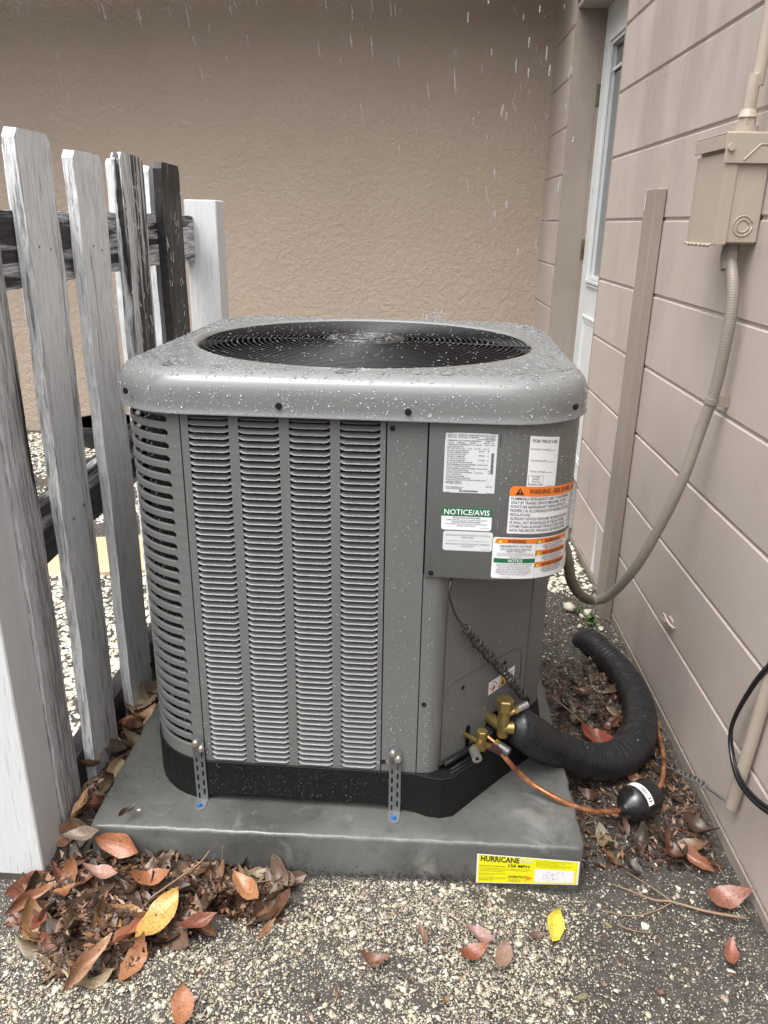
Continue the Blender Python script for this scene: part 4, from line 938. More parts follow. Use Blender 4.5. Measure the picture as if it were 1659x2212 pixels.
# notice / avis
nv = sticker('notice_sticker', .6728, .7600, .6235, .6655, 'white_print', r=.005, label='white NOTICE/AVIS sticker with green header')
def _g(mb): patch(mb, .6728, .7600, .6495, .6655, ufn, .0007, .005, 14, (0,0,1,1))
sub(nv, 'green_header', 'green_print', _g)
def _n1(mb): put_text(mb, 'NOTICE/AVIS', .7164, .6525, .0098, ufn, align='C', width=.0790, bold=.016, off=.0010)
sub(nv, 'header_lettering', 'white_print', _n1)
def _n2(mb):
    for s, v, wd, b in (('SINGLE POLE CONTACTORS!', .6455, .048, .02), ('Voltage potential exists at all terminals during off cycle', .6418, .071, .008), ('CONTACTEURS UNIPOLAIRES !', .6378, .051, .02), ("Il est possible d'avoir une tension sur toutes les bornes", .6342, .071, .008), ("pendant le cycle d'arrêt.", .6308, .032, .008)): put_text(mb, s, .7164, v, .0024, ufn, align='C', width=wd, bold=b, off=.0008)
    put_text(mb, '92-23209-06-02', .7570, .6275, .0015, ufn, align='R', width=.016, off=.0008)
sub(nv, 'lettering', 'black_print', _n2)
md = sticker('approval_sticker', .6770, .7640, .5845, .6215, 'offwhite_print', r=.005, label='pale county product approval sticker with grey print')
def _m(mb):
    for s, v, wd in (('MIAMI-DADE COUNTY PRODUCT CONTROL', .6125, .078), ('APPROVED', .6082, .021), ('MIAMI-DADE COUNTY PRODUCT CONTROL', .5958, .078), ('APPROUVÉ', .5915, .021)): put_text(mb, s, .7205, v, .0029, ufn, align='C', width=wd, off=.0008)
    patch(mb, .682, .756, .6030, .6034, ufn, .0008, 0, 3); put_text(mb, '92-108761-01-00', .7600, .5870, .0014, ufn, align='R', width=.015, off=.0008)
sub(md, 'lettering', 'grey_print', _m)
# risk of fire, wraps round the corner
def rfn(u, v, off): return ufn(u, v+.04*max(0, .80-u)-(.012*(u-.787)), off)
U1 = .9300
rf = sticker('fire_warning_sticker', .7870, 1.005, .6200, .7075, 'white_print', r=.009, rc=(0,0,1,0), fn=rfn, nu=30, label='large orange topped warning sticker about fire risk wrapped round the corner')
def _o(mb): patch(mb, .7870, 1.005, .6895, .7075, rfn, .0007, .009, 30, (0,0,1,0))
sub(rf, 'orange_header', 'orange_print', _o)
def warn_tri(mb, u, v, h, fn, off=.0010): poly(mb, [(u-h*.62, v), (u+h*.62, v), (u, v+h)], fn, off)
def excl(mb, u, v, h, fn, off=.0014): poly(mb, [(u-h*.05, v+h*.30), (u+h*.05, v+h*.30), (u+h*.08, v+h*.70), (u-h*.08, v+h*.70)], fn, off); poly(mb, [(u-h*.06, v+h*.10), (u+h*.06, v+h*.10), (u+h*.06, v+h*.21), (u-h*.06, v+h*.21)], fn, off)
def _r(mb):
    warn_tri(mb, .8045, .6918, .0125, rfn); put_text(mb, 'WARNING - RISK OF FIRE', .8215, .6945, .0088, rfn, width=.1030, bold=.014, off=.0010)
    warn_tri(mb, .9440, .6918, .0125, rfn); put_text(mb, 'ADVERTENCIA', .9540, .6945, .0088, rfn, width=.045, bold=.014, off=.0010)
    txt = ('FLAMMABLE REFRIGERANT USED. TO BE REPAIRED', 'ONLY BY TRAINED SERVICE PERSONNEL. DO NOT', 'PUNCTURE REFRIGERANT TUBING DISPOSE OF', 'PROPERLY IN ACCORDANCE WITH FEDERAL OR LOCAL', 'REGULATIONS.', 'AUXILIARY DEVICES WHICH MAY BE IGNITION SOURC-', 'ES SHALL NOT BE INSTALLED IN THE DUCTWORK,', 'OTHER THAN AUXILIARY DEVICES LISTED FOR USE', 'WITH THE SPECIFIC APPLIANCE. SEE INSTRUCTIONS.')
    wds = (.132,.126,.123,.136,.037,.133,.124,.127,.130)
    for i, (s, wd) in enumerate(zip(txt, wds)): put_text(mb, s, .7905, .6825-i*.00735, .0052, rfn, width=wd, off=.0008, bold=.008)
    for i in range(9): put_text(mb, ('CONTIENE REFRIGERANTE INFLAMABLE', 'DEBE SER REPARADO SOLO POR', 'PERSONAL DE SERVICIO CAPACITADO', 'NO PERFORE LA TUBERIA', 'ELIMINAR DE ACUERDO CON LAS', 'REGULACIONES FEDERALES', 'DISPOSITIVOS AUXILIARES', 'NO DEBEN INSTALARSE', 'EN LOS CONDUCTOS')[i], .9340, .6825-i*.00735, .0042, rfn, width=.064-.008*(i % 3), off=.0008)
    patch(mb, .9305, .9310, .6200, .7075, rfn, .0010, 0, 1)
sub(rf, 'lettering', 'black_print', _r)
def _e(mb): excl(mb, .8045, .6918, .0125, rfn); excl(mb, .9440, .6918, .0125, rfn)
sub(rf, 'exclamation_mark', 'orange_print', _e)
# hazardous voltage sticker
def vfn(u, v, off): return ufn(u, v+.03*max(0, .80-u)-(.010*(u-.765)), off)
hv = sticker('voltage_warning_sticker', .7650, .995, .5335, .6125, 'white_print', r=.004, fn=vfn, nu=30, label='large multi-language warning sticker about hazardous voltage above the lower edge')
def _ho(mb):
    patch(mb, .7685, .8435, .6015, .6105, vfn, .0007, .006, 10, (0,0,1,0)); 
    for z in (.6005, .5775, .5545): patch(mb, .8440, .9310, z+.0005, z+.0105, vfn, .0007, 0, 14)
sub(hv, 'orange_band', 'orange_print', _ho)
sub(hv, 'green_band', 'green_print', lambda mb: patch(mb, .7680, .8435, .5640, .5725, vfn, .0007, 0, 10))
def _hy(mb):
    warn_tri(mb, .7775, .6023, .0078, vfn, .0014)
    for z in (.6005, .5775, .5545): warn_tri(mb, .8500, z+.0015, .0078, vfn, .0014)
def _hyb(mb):
    poly(mb, [(.7775-.0060,.6018),(.7775+.0060,.6018),(.7775,.6112)], vfn, .0010)
    for z in (.6005, .5775, .5545): poly(mb, [(.8440,z+.0010),(.8560,z+.0010),(.85,z+.0104)], vfn, .0010)
sub(hv, 'warning_triangle', 'black_print', _hyb); sub(hv, 'warning_triangle', 'yellow_print', _hy)
def _hl(mb):
    T = lambda s, u, v, h, wd, **k: put_text(mb, s, u, v, h, vfn, width=wd, off=.0016, **k)
    T('WARNING', .7890, .6030, .0062, .0340, bold=.016)
    T('HAZARDOUS VOLTAGE', .8060, .5945, .0042, .0570, align='C', bold=.014); T('CAN CAUSE SEVERE PERSONAL', .8060, .5890, .0030, .0570, align='C', bold=.010); T('INJURY OR DEATH.', .8060, .5850, .0030, .0340, align='C', bold=.010)
    for i, (s, wd) in enumerate((('TURN OFF ELECTRICAL POWER BEFORE REMOVING THIS', .066), ('PANEL. SERVICE MUST BE PERFORMED BY A QUALIFIED', .066), ('SERVICE PERSON.', .022))): T(s, .8060, .5810-i*.0032, .0021, wd, align='C')
    for i, (s, wd) in enumerate((('YOU MUST FOLLOW THE INSTALLATION AND OPERATING', .066), ('INSTRUCTIONS PROVIDED WITH THIS UNIT. FAILURE TO', .064), ('DO SO MAY RESULT IN IMPROPER INSTALLATION,', .058), ('ADJUSTMENT, SERVICE AND MAINTENANCE, POSSIBLY', .064), ('CAUSING FIRE, ELECTRIC SHOCK, PERSONAL INJURY OR', .066), ('PROPERTY DAMAGE. FOR SERVICE AND MAINTENANCE,', .064), ('CONSULT A QUALIFIED SERVICE COMPANY.', .050))): T(s, .8050, .5605-i*.0033, .0022, wd, align='C')
    for z, h, l in ((.6005,'WARNING',('CALIFORNIA PROPOSITION 65','CANCER AND REPRODUCTIVE HARM','WWW.P65WARNINGS.CA.GOV')), (.5775,'ADVERTENCIA',('CALIFORNIA PROPOSITION 65','CANCER Y DANO REPRODUCTIVO','WWW.P65WARNINGS.CA.GOV')), (.5545,'ADVERTISSEMENT',('CALIFORNIA PROPOSITION 65',"CANCER ET TROUBLES DE L'APPAREIL REPRODUCTEUR",'WWW.P65WARNINGS.CA.GOV'))):
        T(h, .8610 if len(h) < 9 else .8580, z+.0020, .0066, .045 if len(h) < 9 else .067, bold=.016)
        for i, s in enumerate(l): T(s, .8880, z-.0035-i*.0038, .0027, (.056,.062,.050)[i], align='C', bold=.015)
    patch(mb, .8436, .8440, .5345, .6115, vfn, .0010, 0, 1); patch(mb, .9312, .9316, .5345, .6115, vfn, .0010, 0, 1)
    patch(mb, .945, .975, .566, .588, vfn, .0010, 0, 4)
    T('92-42424-08-01', .782, .5360, .0015, .016)
sub(hv, 'lettering', 'black_print', _hl)
sub(hv, 'header_lettering', 'white_print', lambda mb: put_text(mb, 'NOTICE', .8060, .5655, .0058, vfn, align='C', width=.0260, bold=.016, off=.0010))

# --- top cap
CX0, CX1, CY0, CY1 = .4984-.4275, .4984+.4275, .4973-.4275, .4973+.4275
def caploop(ins, n=36):
    return rrect(CX0+ins, CX1-ins, CY0+ins, CY1-ins, max(.155-ins, .02), n//4+3)
# resample loops by angle so they connect to the circle
UCX, UCY = .4984, .4973; NA = 144
def ray_rrect(ang, ins):
    hx = (CX1-CX0)/2-ins; r = .155-ins if ins < .135 else .02; dx, dy = cos(ang), sin(ang)
    t = min(hx/abs(dx) if abs(dx) > 1e-9 else 1e9, hx/abs(dy) if abs(dy) > 1e-9 else 1e9); px, py = abs(dx*t), abs(dy*t)
    if px > hx-r and py > hx-r:
        c_ = hx-r; b = (abs(dx)+abs(dy))*c_; cc_ = 2*c_*c_-r*r; t = b+sqrt(max(0, b*b-cc_))
    return UCX+dx*t, UCY+dy*t
angs = [2*pi*i/NA for i in range(NA)]
# denser angles in corners
prof = [(-.001,.8165),(-.0012,.8185),(0,.8200),(0,.8330),(.0005,.848),(.0025,.862),(.007,.8735),(.0145,.8815),(.025,.8865),(.042,.8893),(.060,.8904)]
loops = [[(*ray_rrect(a, ins), z) for a in angs] for ins, z in prof]
RO = .368
mid_l = []
for f_ in (.35, .7):
    l = []
    for a, p in zip(angs, loops[-1]):
        q = (UCX+RO*cos(a), UCY+RO*sin(a)); l.append((p[0]*(1-f_)+q[0]*f_, p[1]*(1-f_)+q[1]*f_, .8904+.0010*f_))
    mid_l.append(l)
loops += mid_l
for r, z in ((.368,.8914),(.362,.8910),(.357,.8890),(.353,.8850),(.3505,.879),(.350,.860)): loops.append([(UCX+r*cos(a), UCY+r*sin(a), z) for a in angs])
vs = [p for l in loops for p in l]; fs = []
for a in range(len(loops)-1):
    for i in range(NA): fs.append((a*NA+i, a*NA+(i+1) % NA, (a+1)*NA+(i+1) % NA, (a+1)*NA+i))
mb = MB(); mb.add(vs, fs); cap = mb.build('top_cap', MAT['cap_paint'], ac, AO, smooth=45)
for x, z in ((.393,.836),(.610,.833)): screw((x, CY0, z), (0,-1,0), .0046, parent=ac, h=.004)
a_ = ray_rrect(radians(-47), 0); screw((.886,.095,.845), (.45,-.89,0), .0046, h=.004); screw((.122,.097,.848), (-.45,-.89,0), .0046, h=.004)
# fan well
mb = MB(); n = 48
for r0_, z0_, r1_, z1_ in ((.350,.862,.345,.74),(.345,.74,.0,.72)):
    mb.tube([(UCX,UCY,z0_),(UCX,UCY,z1_)], [r0_, max(r1_,.001)], n, caps=False)
mb.build('fan_well', MAT['dark_hole'], ac, AO, smooth=40)
fan = MB()
for k in range(3):
    a0 = k*2*pi/3+.3; vs = []
    for i in range(8):
        t = i/7; r = .06+.26*t
        for da, dz in ((-.42-.1*t, .0), (-.1, .018), (.28+.12*t, .045)): vs.append((UCX+r*cos(a0+da), UCY+r*sin(a0+da), .775+dz))
    fan.add(vs, [(i*3+j, i*3+j+1, (i+1)*3+j+1, (i+1)*3+j) for i in range(7) for j in range(2)])
fan.cyl((UCX,UCY,.76), (UCX,UCY,.83), .065, 20); fan.build('fan', MAT['fan_blade'], ac, AO, smooth=40)
# grille
gdo = empty('fan_grille', (0,0,0)); gdo.parent = ac
def gzr(r): return .8865+.0055*(1-(r/.345)**2)
nr = 23
for i in range(nr):
    r = .0905+i*(.3415-.0905)/(nr-1)
    mb = MB(); mb.tube([(UCX+r*cos(a), UCY+r*sin(a), gzr(r)) for a in np.linspace(0, 2*pi, 72, endpoint=False)], 0.0019, 6, closed=True)
    mb.build('ring', MAT['black_wire'], gdo, AO, smooth=True)
for k, a in enumerate((-.012, pi/2-.05, pi-.012, 3*pi/2-.05)):
    mb = MB(); mb.tube([(UCX+r*cos(a), UCY+r*sin(a), gzr(r)-.0042) for r in (.07,.15,.25,.345,.352)], .0026, 6); mb.build('spoke', MAT['black_wire' if k in (0, 2) else 'galvanised'], gdo, AO, smooth=True)  # front and back spokes get a paler metal to imitate glints on black wire
mb = MB(); mb.tube([(UCX,UCY,z) for z in (.880,.8925,.8945,.8945)], [.085,.085,.080,.002], 32); mb.tube([(UCX+.062*cos(a),UCY+.062*sin(a),.8945) for a in np.linspace(0,2*pi,36,endpoint=False)], .0022, 6, closed=True)
mb.tube([(UCX+.038*cos(a),UCY+.020*sin(a),.8945) for a in np.linspace(0,2*pi,28,endpoint=False)], .0022, 6, closed=True)
mb.build('hub_disc', simple('hub_black', (.022,.022,.024), .25, spec=.6), gdo, AO, smooth=40)

# --- service valves
def hexcap(mb, P, r, h, ax=(0,0,1)):
    P = np.array(P); A = np.array(ax, float); A /= np.linalg.norm(A); mb.tube([P, P+A*h*.08, P+A*h*.9, P+A*h], [r*.93, r, r, r*.88], 6)
V1 = np.array([.8205,.1755]); 
mb = MB(); mb.cyl((*V1,.130),(*V1,.200),.0125,14); mb.cyl(chf(.1500,.147,-.01),(*V1,.150),.0125,14); mb.cyl((*V1,.150),(.842,.176,.150),.0135,14)
mb.cyl((*V1,.176),(.850,.190,.187),.0065,10); mb.cyl((.842,.186,.183),(.850,.190,.187),.0085,6)
hexcap(mb, (*V1,.193), .0178, .026); v1 = mb.build('service_valve', MAT['brass'], ac, AO, smooth=30); v1['label'] = 'larger brass suction valve with a hexagonal cap'
mb = MB(); mb.cyl((.849,.1895,.1865),(.869,.203,.1905),.0082,14); mb.build('port_cap', MAT['silver_cap'], v1, AO, smooth=40)
V2 = np.array([.7735,.1195])
mb = MB(); mb.cyl((*V2,.135),(*V2,.168),.0095,12); hexcap(mb, (*V2,.163), .0115, .0165); mb.cyl(chf(.075,.1385,-.01),(*V2,.149),.0052,10); mb.cyl((*V2,.149),(.789,.128,.137),.0068,12); mb.cyl((*V2,.149),(.762,.098,.152),.008,6); mb.cyl((.7600,.0950,.1525),(.7560,.089,.153),.0105,6)
v2 = mb.build('service_valve', MAT['brass'], ac, AO, smooth=30); v2['label'] = 'smaller brass liquid line valve'
mb = MB(); mb.cyl((.757,.090,.1525),(.7625,.0640,.1535),.0098,16); mb.build('port_cap', MAT['silver_cap'], v2, AO, smooth=40)
mb = MB(); mb.cyl((.7626,.0636,.1535),(.7628,.0630,.1535),.0035,10); mb.build('port_hole', MAT['dark_hole'], v2, AO)
mb = MB(); mb.cyl((.786,.172,.130),(.806,.160,.121),.0042,10); mb.build('copper_stub', MAT['copper'], ac, AO, smooth=40)
mb = MB(); mb.cyl((.803,.161,.122),(.811,.157,.118),.0095,6); mb.build('flare_nut', MAT['brass'], ac, AO)
mb = MB(); mb.tube([(.811,.157,.118),(.812,.1565,.1178),(.832,.147,.110),(.8345,.146,.109)], [.0085,.0105,.0105,.007], 14); mb.build('protective_cap', simple('cap_dark', (.12,.12,.12), .35, metal=.6), ac, AO, smooth=40)

# --- hold down straps
def strap(x, zt, lean, label):
    o = empty('hold_down_strap', UW((x, BY_0, 0)), UA); tag(o, label, 'strap', 'perforated metal straps holding the air conditioner to the pad'); O = (x, BY_0, 0)
    w2 = .0118; y = BY_0-.0062; mb = MB()
    def fx_(z): return x + lean*(zt-z)/zt
    # strip as frame around slots: two columns of slots
    z = .012; zs = []
    k = 0
    # outer shape pieces: left rail, middle rail, right rail, bridges
    th = .0016
    def pc(a, b, z0, z1): 
        mb.add([(fx_(z0)+a, y, z0),(fx_(z0)+b, y, z0),(fx_(z1)+b, y, z1),(fx_(z1)+a, y, z1),(fx_(z0)+a, y+th, z0),(fx_(z0)+b, y+th, z0),(fx_(z1)+b, y+th, z1),(fx_(z1)+a, y+th, z1)], [(0,1,2,3),(5,4,7,6),(0,4,5,1),(3,2,6,7),(1,5,6,2),(4,0,3,7)])
    z1_ = zt-.028
    pc(-w2, -.0075, 0, z1_); pc(-.0038, .0038, 0, z1_); pc(.0075, w2, 0, z1_)
    pitch = .0225
    for col, (a, b) in enumerate(((-.0075,-.0038),(.0038,.0075))):
        z = .004 if col == 0 else .0145; zz = 0
        while z < z1_:
            pc(a, b, zz, min(z, z1_)); zz = z+.0145; z += pitch
        if zz < z1_: pc(a, b, zz, z1_)
    # solid rounded head
    pts = [(-w2, z1_), (w2, z1_), (w2, zt-.012)] + [(w2*cos(t), zt-.012+w2*sin(t)) for t in np.linspace(.2, pi-.2, 7)] + [(-w2, zt-.012)]
    mb.add([(fx_(z)+a, y, z) for a, z in pts]+[(fx_(z)+a, y+th, z) for a, z in pts], [tuple(range(len(pts))), tuple(range(len(pts), 2*len(pts)))[::-1]]+[(i, i+len(pts), (i+1)%len(pts)+len(pts), (i+1)%len(pts)) for i in range(len(pts))])
    # foot
    xf = fx_(0); pts = [(-w2, y+th), (w2, y+th), (w2, y-.022)] + [(w2*cos(t), y-.022-w2*.95*sin(t)) for t in np.linspace(.2, pi-.2, 7)] + [(-w2, y-.022)]
    mb.add([(xf+a, b, .0022) for a, b in pts]+[(xf+a, b, .0006) for a, b in pts], [tuple(range(len(pts)))[::-1], tuple(range(len(pts), 2*len(pts)))]+[(i, (i+1)%len(pts), (i+1)%len(pts)+len(pts), i+len(pts)) for i in range(len(pts))]); mb.fixn = True
    mb.build('strip', MAT['galvanised'], o, O)
    for dx, dz in ((-.005, -.011), (.0055, -.0235)):
        m2 = MB(); P = np.array((fx_(zt+dz)+dx, y, zt+dz)); m2.cyl(P, P+np.array((0,-.0014,0)), .0072, 16); m2.cyl(P+np.array((0,-.0014,0)), P+np.array((0,-.007,0)), .0046, 6); m2.build('screw', MAT['zinc_bolt'], o, O, smooth=35)
    m2 = MB(); P = np.array((xf, y-.020, .0022)); m2.cyl(P, P+np.array((0,0,.0010)), .0055, 14); m2.cyl(P+np.array((0,0,.001)), P+np.array((0,0,.006)), .0042, 6); m2.build('anchor_bolt', MAT['blue_bolt'], o, O, smooth=35)
    return o
strap(.2055, .152, .001, 'perforated metal strap at the left corner of the unit beside the curved slots')
strap(.6025, .156, .001, 'perforated metal strap right of the louvres near the black base corner')

# ================================================================== PIPES ON THE RIGHT
def thing_at(name, P, label, cat):
    o = empty(name, P); return tag(o, label, cat)
# insulated suction line
pts = spline([(.838,.178,.150),(.858,.190,.138),(.884,.207,.110),(.925,.238,.064),(.965,.270,.024),(1.015,.300,-.018),(1.074,.326,-.047),(1.135,.358,-.055),(1.190,.430,-.055),(1.222,.530,-.056),(1.234,.640,-.058),(1.225,.750,-.060),(1.200,.830,-.058),(1.178,.900,-.058),(1.165,.940,-.072),(1.16,.955,-.11)], 16)
L = np.concatenate([[0], np.cumsum(np.linalg.norm(np.diff(pts, axis=0), axis=1))]); n_ = int(L[-1]/.004); tt = np.linspace(0, L[-1], n_)
cc = np.stack([np.interp(tt, L, pts[:,i]) for i in range(3)], 1)
base_r = np.interp(tt, [0,.012,.03,.13,.135,.14,.32,.5,.7,L[-1]], [.014,.034,.041,.0425,.0425,.0395,.043,.044,.040,.036])
wr = .0007*np.sin(np.arange(n_)*1.9+2*np.sin(np.arange(n_)*.21))+.0007*np.sin(np.arange(n_)*.37)
hz = thing_at('insulated_pipe', (1.07,.336,G), 'thick black foam wrapped refrigerant pipe curving from the unit along the ground', 'pipe'); HZ = (1.07,.336,G)
mb = MB(); mb.tube(cc, base_r+wr, 22); mb.build('foam_sleeve', MAT['foam_black'], hz, HZ, smooth=True)
SL_C, SL_R, SL_N = cc, base_r, n_
j = int(np.argmin(np.abs(tt-.135)))
mb = MB(); mb.tube(cc[j:j+3], base_r[j]+.0022, 22); mb.build('cable_tie', MAT['cable_black'], hz, HZ, smooth=40)
# spiral tape ridges
tp = MB(); hel = []
for i in range(0, n_*6):
    f_ = i/6; k = min(int(f_), n_-2); fr_ = f_-k; p = cc[k]*(1-fr_)+cc[k+1]*fr_
    if tt[k] < .20 or tt[k] > L[-1]-.05: continue
    T_ = cc[k+1]-cc[k]; T_ /= np.linalg.norm(T_); u = np.cross(T_, (0,0,1)); u /= np.linalg.norm(u); v = np.cross(T_, u); a = f_*.42
    hel.append(p+(base_r[k]+.0002)*(cos(a)*u+sin(a)*v))
tp.tube(hel[::2], .0006, 4); tp.build('tape_edge', MAT['foam_black'], hz, HZ, smooth=True)
# copper liquid line with filter drier
cp = thing_at('copper_line', (.95,.12,0), 'thin copper refrigerant line running from the small valve to the black filter drier', 'pipe'); CPO = (.95,.12,0)
A_ = UW((.789,.128,.137)); 
P = spline([UW((.775,.121,.149)), A_, (.818,.140,.108),(.850,.140,.070),(.886,.142,.034),(.927,.125,.019),(.969,.119,.002),(1.02,.129,-.020),(1.085,.160,-.042)], 10)
mb = MB(); mb.tube(P, .0056, 12); mb.build('tube', MAT['copper'], cp, CPO, smooth=True)
i0 = int(len(P)*.13); mb = MB(); mb.tube(P[i0:i0+10], .0082, 12); mb.build('brazed_sleeve', simple('burnt_copper', (.11,.055,.06), .45, metal=.6, var=.4), cp, CPO, smooth=40)
P2 = spline([(1.176,.226,-.046),(1.200,.262,-.046),(1.222,.320,-.050),(1.240,.390,-.055),(1.256,.500,-.062),(1.263,.700,-.070),(1.250,.84,-.078),(1.24,.9,-.11)], 8)
mb = MB(); mb.tube(P2, .0055, 10); mb.build('tube', MAT['copper'], cp, CPO, smooth=True)
a = np.array([1.084,.160,-.042]); b = np.array([1.180,.232,-.047]); d = (b-a)/np.linalg.norm(b-a); Ld = np.linalg.norm(b-a)
mb = MB(); mb.tube([a-d*.004, a+d*.008, a+d*.012, a+d*.022, a+d*.038, a+d*.046, b-d*.030, b-d*.018, b-d*.008, b+d*.004], [.009,.009,.013,.028,.037,.0385,.0385,.034,.013,.009], 26)
dr = mb.build('filter_drier', simple('drier_black', (.012,.012,.013), .22, spec=.6), cp, CPO, smooth=35); dr['label'] = 'glossy black filter drier canister with a white label'
# label band on top of the canister
up = np.array((0,0,1.)); u = np.cross(d, up); u /= np.linalg.norm(u); v = np.cross(u, d)
def drf(s_, t_, off):   # s along axis, t angle
    return tuple(a+d*s_+(.0388+off)*(cos(t_)*v+sin(t_)*u))
mb = MB(); ts = np.linspace(-1.0, 1.15, 14); mb.add([drf(q, t, .0003) for t in ts for q in (.047, .064)], [(2*i, 2*i+1, 2*i+3, 2*i+2) for i in range(13)]); mb.build('label', MAT['white_print'], dr, CPO)
mb = MB()
for t in np.arange(.1, .55, .05): mb.add([drf(.050,t,.0008), drf(.059,t,.0008), drf(.059,t+.022,.0008), drf(.050,t+.022,.0008)], [(0,1,2,3)])
for t in (.75, .9): mb.add([drf(.051,t,.0008), drf(.060,t,.0008), drf(.060,t+.06,.0008), drf(.051,t+.06,.0008)], [(0,1,2,3)])
mb.build('barcode', MAT['black_print'], dr, CPO)

# coiled thermostat wire from control box to the valve
def coil(name, axis_pts, R, turns, r, mat, origin, parent, seg=14):
    A = spline(axis_pts, 12); L = np.concatenate([[0], np.cumsum(np.linalg.norm(np.diff(A, axis=0), axis=1))]); n = int(turns*seg)
    out = []
    for i in range(n+1):
        s = L[-1]*i/n; p = np.array([np.interp(s, L, A[:,k]) for k in range(3)]); q = np.array([np.interp(min(s+.002, L[-1]), L, A[:,k]) for k in range(3)]); p0 = np.array([np.interp(max(s-.002,0), L, A[:,k]) for k in range(3)])
        T_ = (q-p0)/np.linalg.norm(q-p0); u = np.cross(T_, (0,0,1)); u /= np.linalg.norm(u); v = np.cross(T_, u); a = 2*pi*i/seg
        rr = R*min(1, i/(seg*.8), (n-i)/(seg*.8)+.05)*(.9+.2*sin(i*.13)) 
        out.append(p+rr*(cos(a)*u+sin(a)*v))
    return out
cw = thing_at('coiled_wire', UW((.70,.09,.52)), 'dark brown coiled wire hanging from the control box down to the brass valve', 'wire'); CWO = UW((.70,.09,.52))
S0 = [chf(.002,.532,.012), chf(-.018,.505,.020), chf(-.004,.470,.016), chf(.012,.440,.015), chf(.026,.420,.016)]
c1_ = coil('c', [chf(.026,.420,.018), chf(.084,.350,.018), chf(.145,.283,.016), chf(.190,.232,.016), chf(.232,.180,.016), chf(.262,.150,.018)], .0090, 20, .0016, None, CWO, cw)
c1_ = [np.array(q) for q in c1_]
path = list(spline(S0, 6)[:-1]) + c1_ + [np.array(chf(.262,.150,.012)), np.array(chf(.275,.140,.010)), np.array(chf(.27,.120,.012)), np.array(chf(.290,.105,.016))]
mb = MB(); mb.tube(path, .0022, 7); mb.build('wire', MAT['coil_plastic'], cw, CWO, smooth=True, fn=UW)
gw = thing_at('coiled_wire', (1.25,.36,-.08), 'loose grey coiled wire lying on the leaves between the black pipe and the block wall', 'wire'); GWO = (1.25,.36,-.08)
P = coil('c', [(1.200,.415,-.070),(1.232,.392,-.074),(1.250,.355,-.072),(1.270,.315,-.062),(1.281,.27,-.042),(1.286,.225,-.026)], .0062, 12, .0018, None, GWO, gw)
P = list(P)+[np.array((1.290,.19,-.012)), np.array((1.289,.165,0.0)), np.array((1.290,.135,.014))]
mb = MB(); mb.tube(P, .0021, 7); mb.build('wire', simple('grey_wire', (.075,.070,.066), .5, var=.4), gw, GWO, smooth=True)

# ================================================================== PICKET FENCE
fence = empty('picket_fence', (-.08,.6,G)); FO_ = (-.08,.6,G)
tag(fence, 'weathered white picket fence with peeling paint and black mildew left of the unit', 'fence')
def picket(x, y0, y1, zb, zt, th, col, lean=0., leanx=0., clip=.015, wob=.0015):
    """board in the y-z plane, thickness towards -x, dog-eared top"""
    mb = MB(); n = 90; W_ = y1-y0; vs = []; rs = random.Random(int((y0+5)*1000))
    ph = rs.uniform(0, 9)
    for i in range(n+1):
        z = zb+(zt-zb)*i/n; ins = 0
        if z > zt-clip-.001: ins = (z-(zt-clip))/clip*clip*.8
        dy = lean*(z-zb); dx = leanx*(z-zb)
        e0 = wob*sin(z*31+ph)+rs.uniform(-.0006,.0006); e1 = wob*sin(z*23+ph*2)+rs.uniform(-.0006,.0006)
        c_ = .0012*sin(z*9+ph)
        for (xx, yy) in ((x+c_, y0+ins+e0), (x+c_, y1-ins+e1), (x-th+c_, y1-ins+e1), (x-th+c_, y0+ins+e0)): vs.append((xx+dx, yy+dy, z+(rs.uniform(-.002,.002) if i == n else 0)))
    fs = [(0,3,2,1), tuple(4*n+i for i in range(4))]
    for i in range(n):
        for k in range(4): fs.append((4*i+k, 4*i+(k+1) % 4, 4*i+4+(k+1) % 4, 4*i+4+k))
    # separate verts for hard edges come from auto sharp
    mb.add(vs, fs); mb.fixn = True
    o = mb.build('picket', MAT['wood_vertical'], fence, FO_); o.color = (*col, 1); return o
XF = -.070
picket(XF, .043, .125, G-.01, 1.262, .022, (.55,.32,.92), -.0)['label'] = 'knotty grey picket beside the near post'
picket(XF, .205, .338, G-.01, 1.268, .022, (.40,.12,1.12), .014)['label'] = 'pale picket with grey grain and two nail heads'
picket(XF, .445, .590, G-.01, 1.252, .022, (.34,.22,1.18), .004)['label'] = 'whitish picket with one dark streak near the top'
picket(XF, .690, .845, G-.01, 1.266, .022, (.50,.47,1.08), .012)['label'] = 'white picket streaked with black stripes'
picket(XF, .990, 1.155, G-.01, 1.266, .022, (.55,.86,1.0), .010)['label'] = 'mostly black mildewed picket'
XR = XF-.022
for y0_, y1_ in ((-.45,-.32),): pass
XBK = XF-.022-.038
for (a, b, c_) in ((.145,.215,(.3,.25,1)), (.330,.430,(.3,.2,1.1)), (.590,.705,(.2,.1,1.15)), (.818,.930,(.25,.15,1.15)), (1.075,1.180,(.3,.3,1.15))):
    picket(XBK, a, b, G-.01, 1.262, .020, c_, .004)['label'] = 'picket on the far side of the rails'
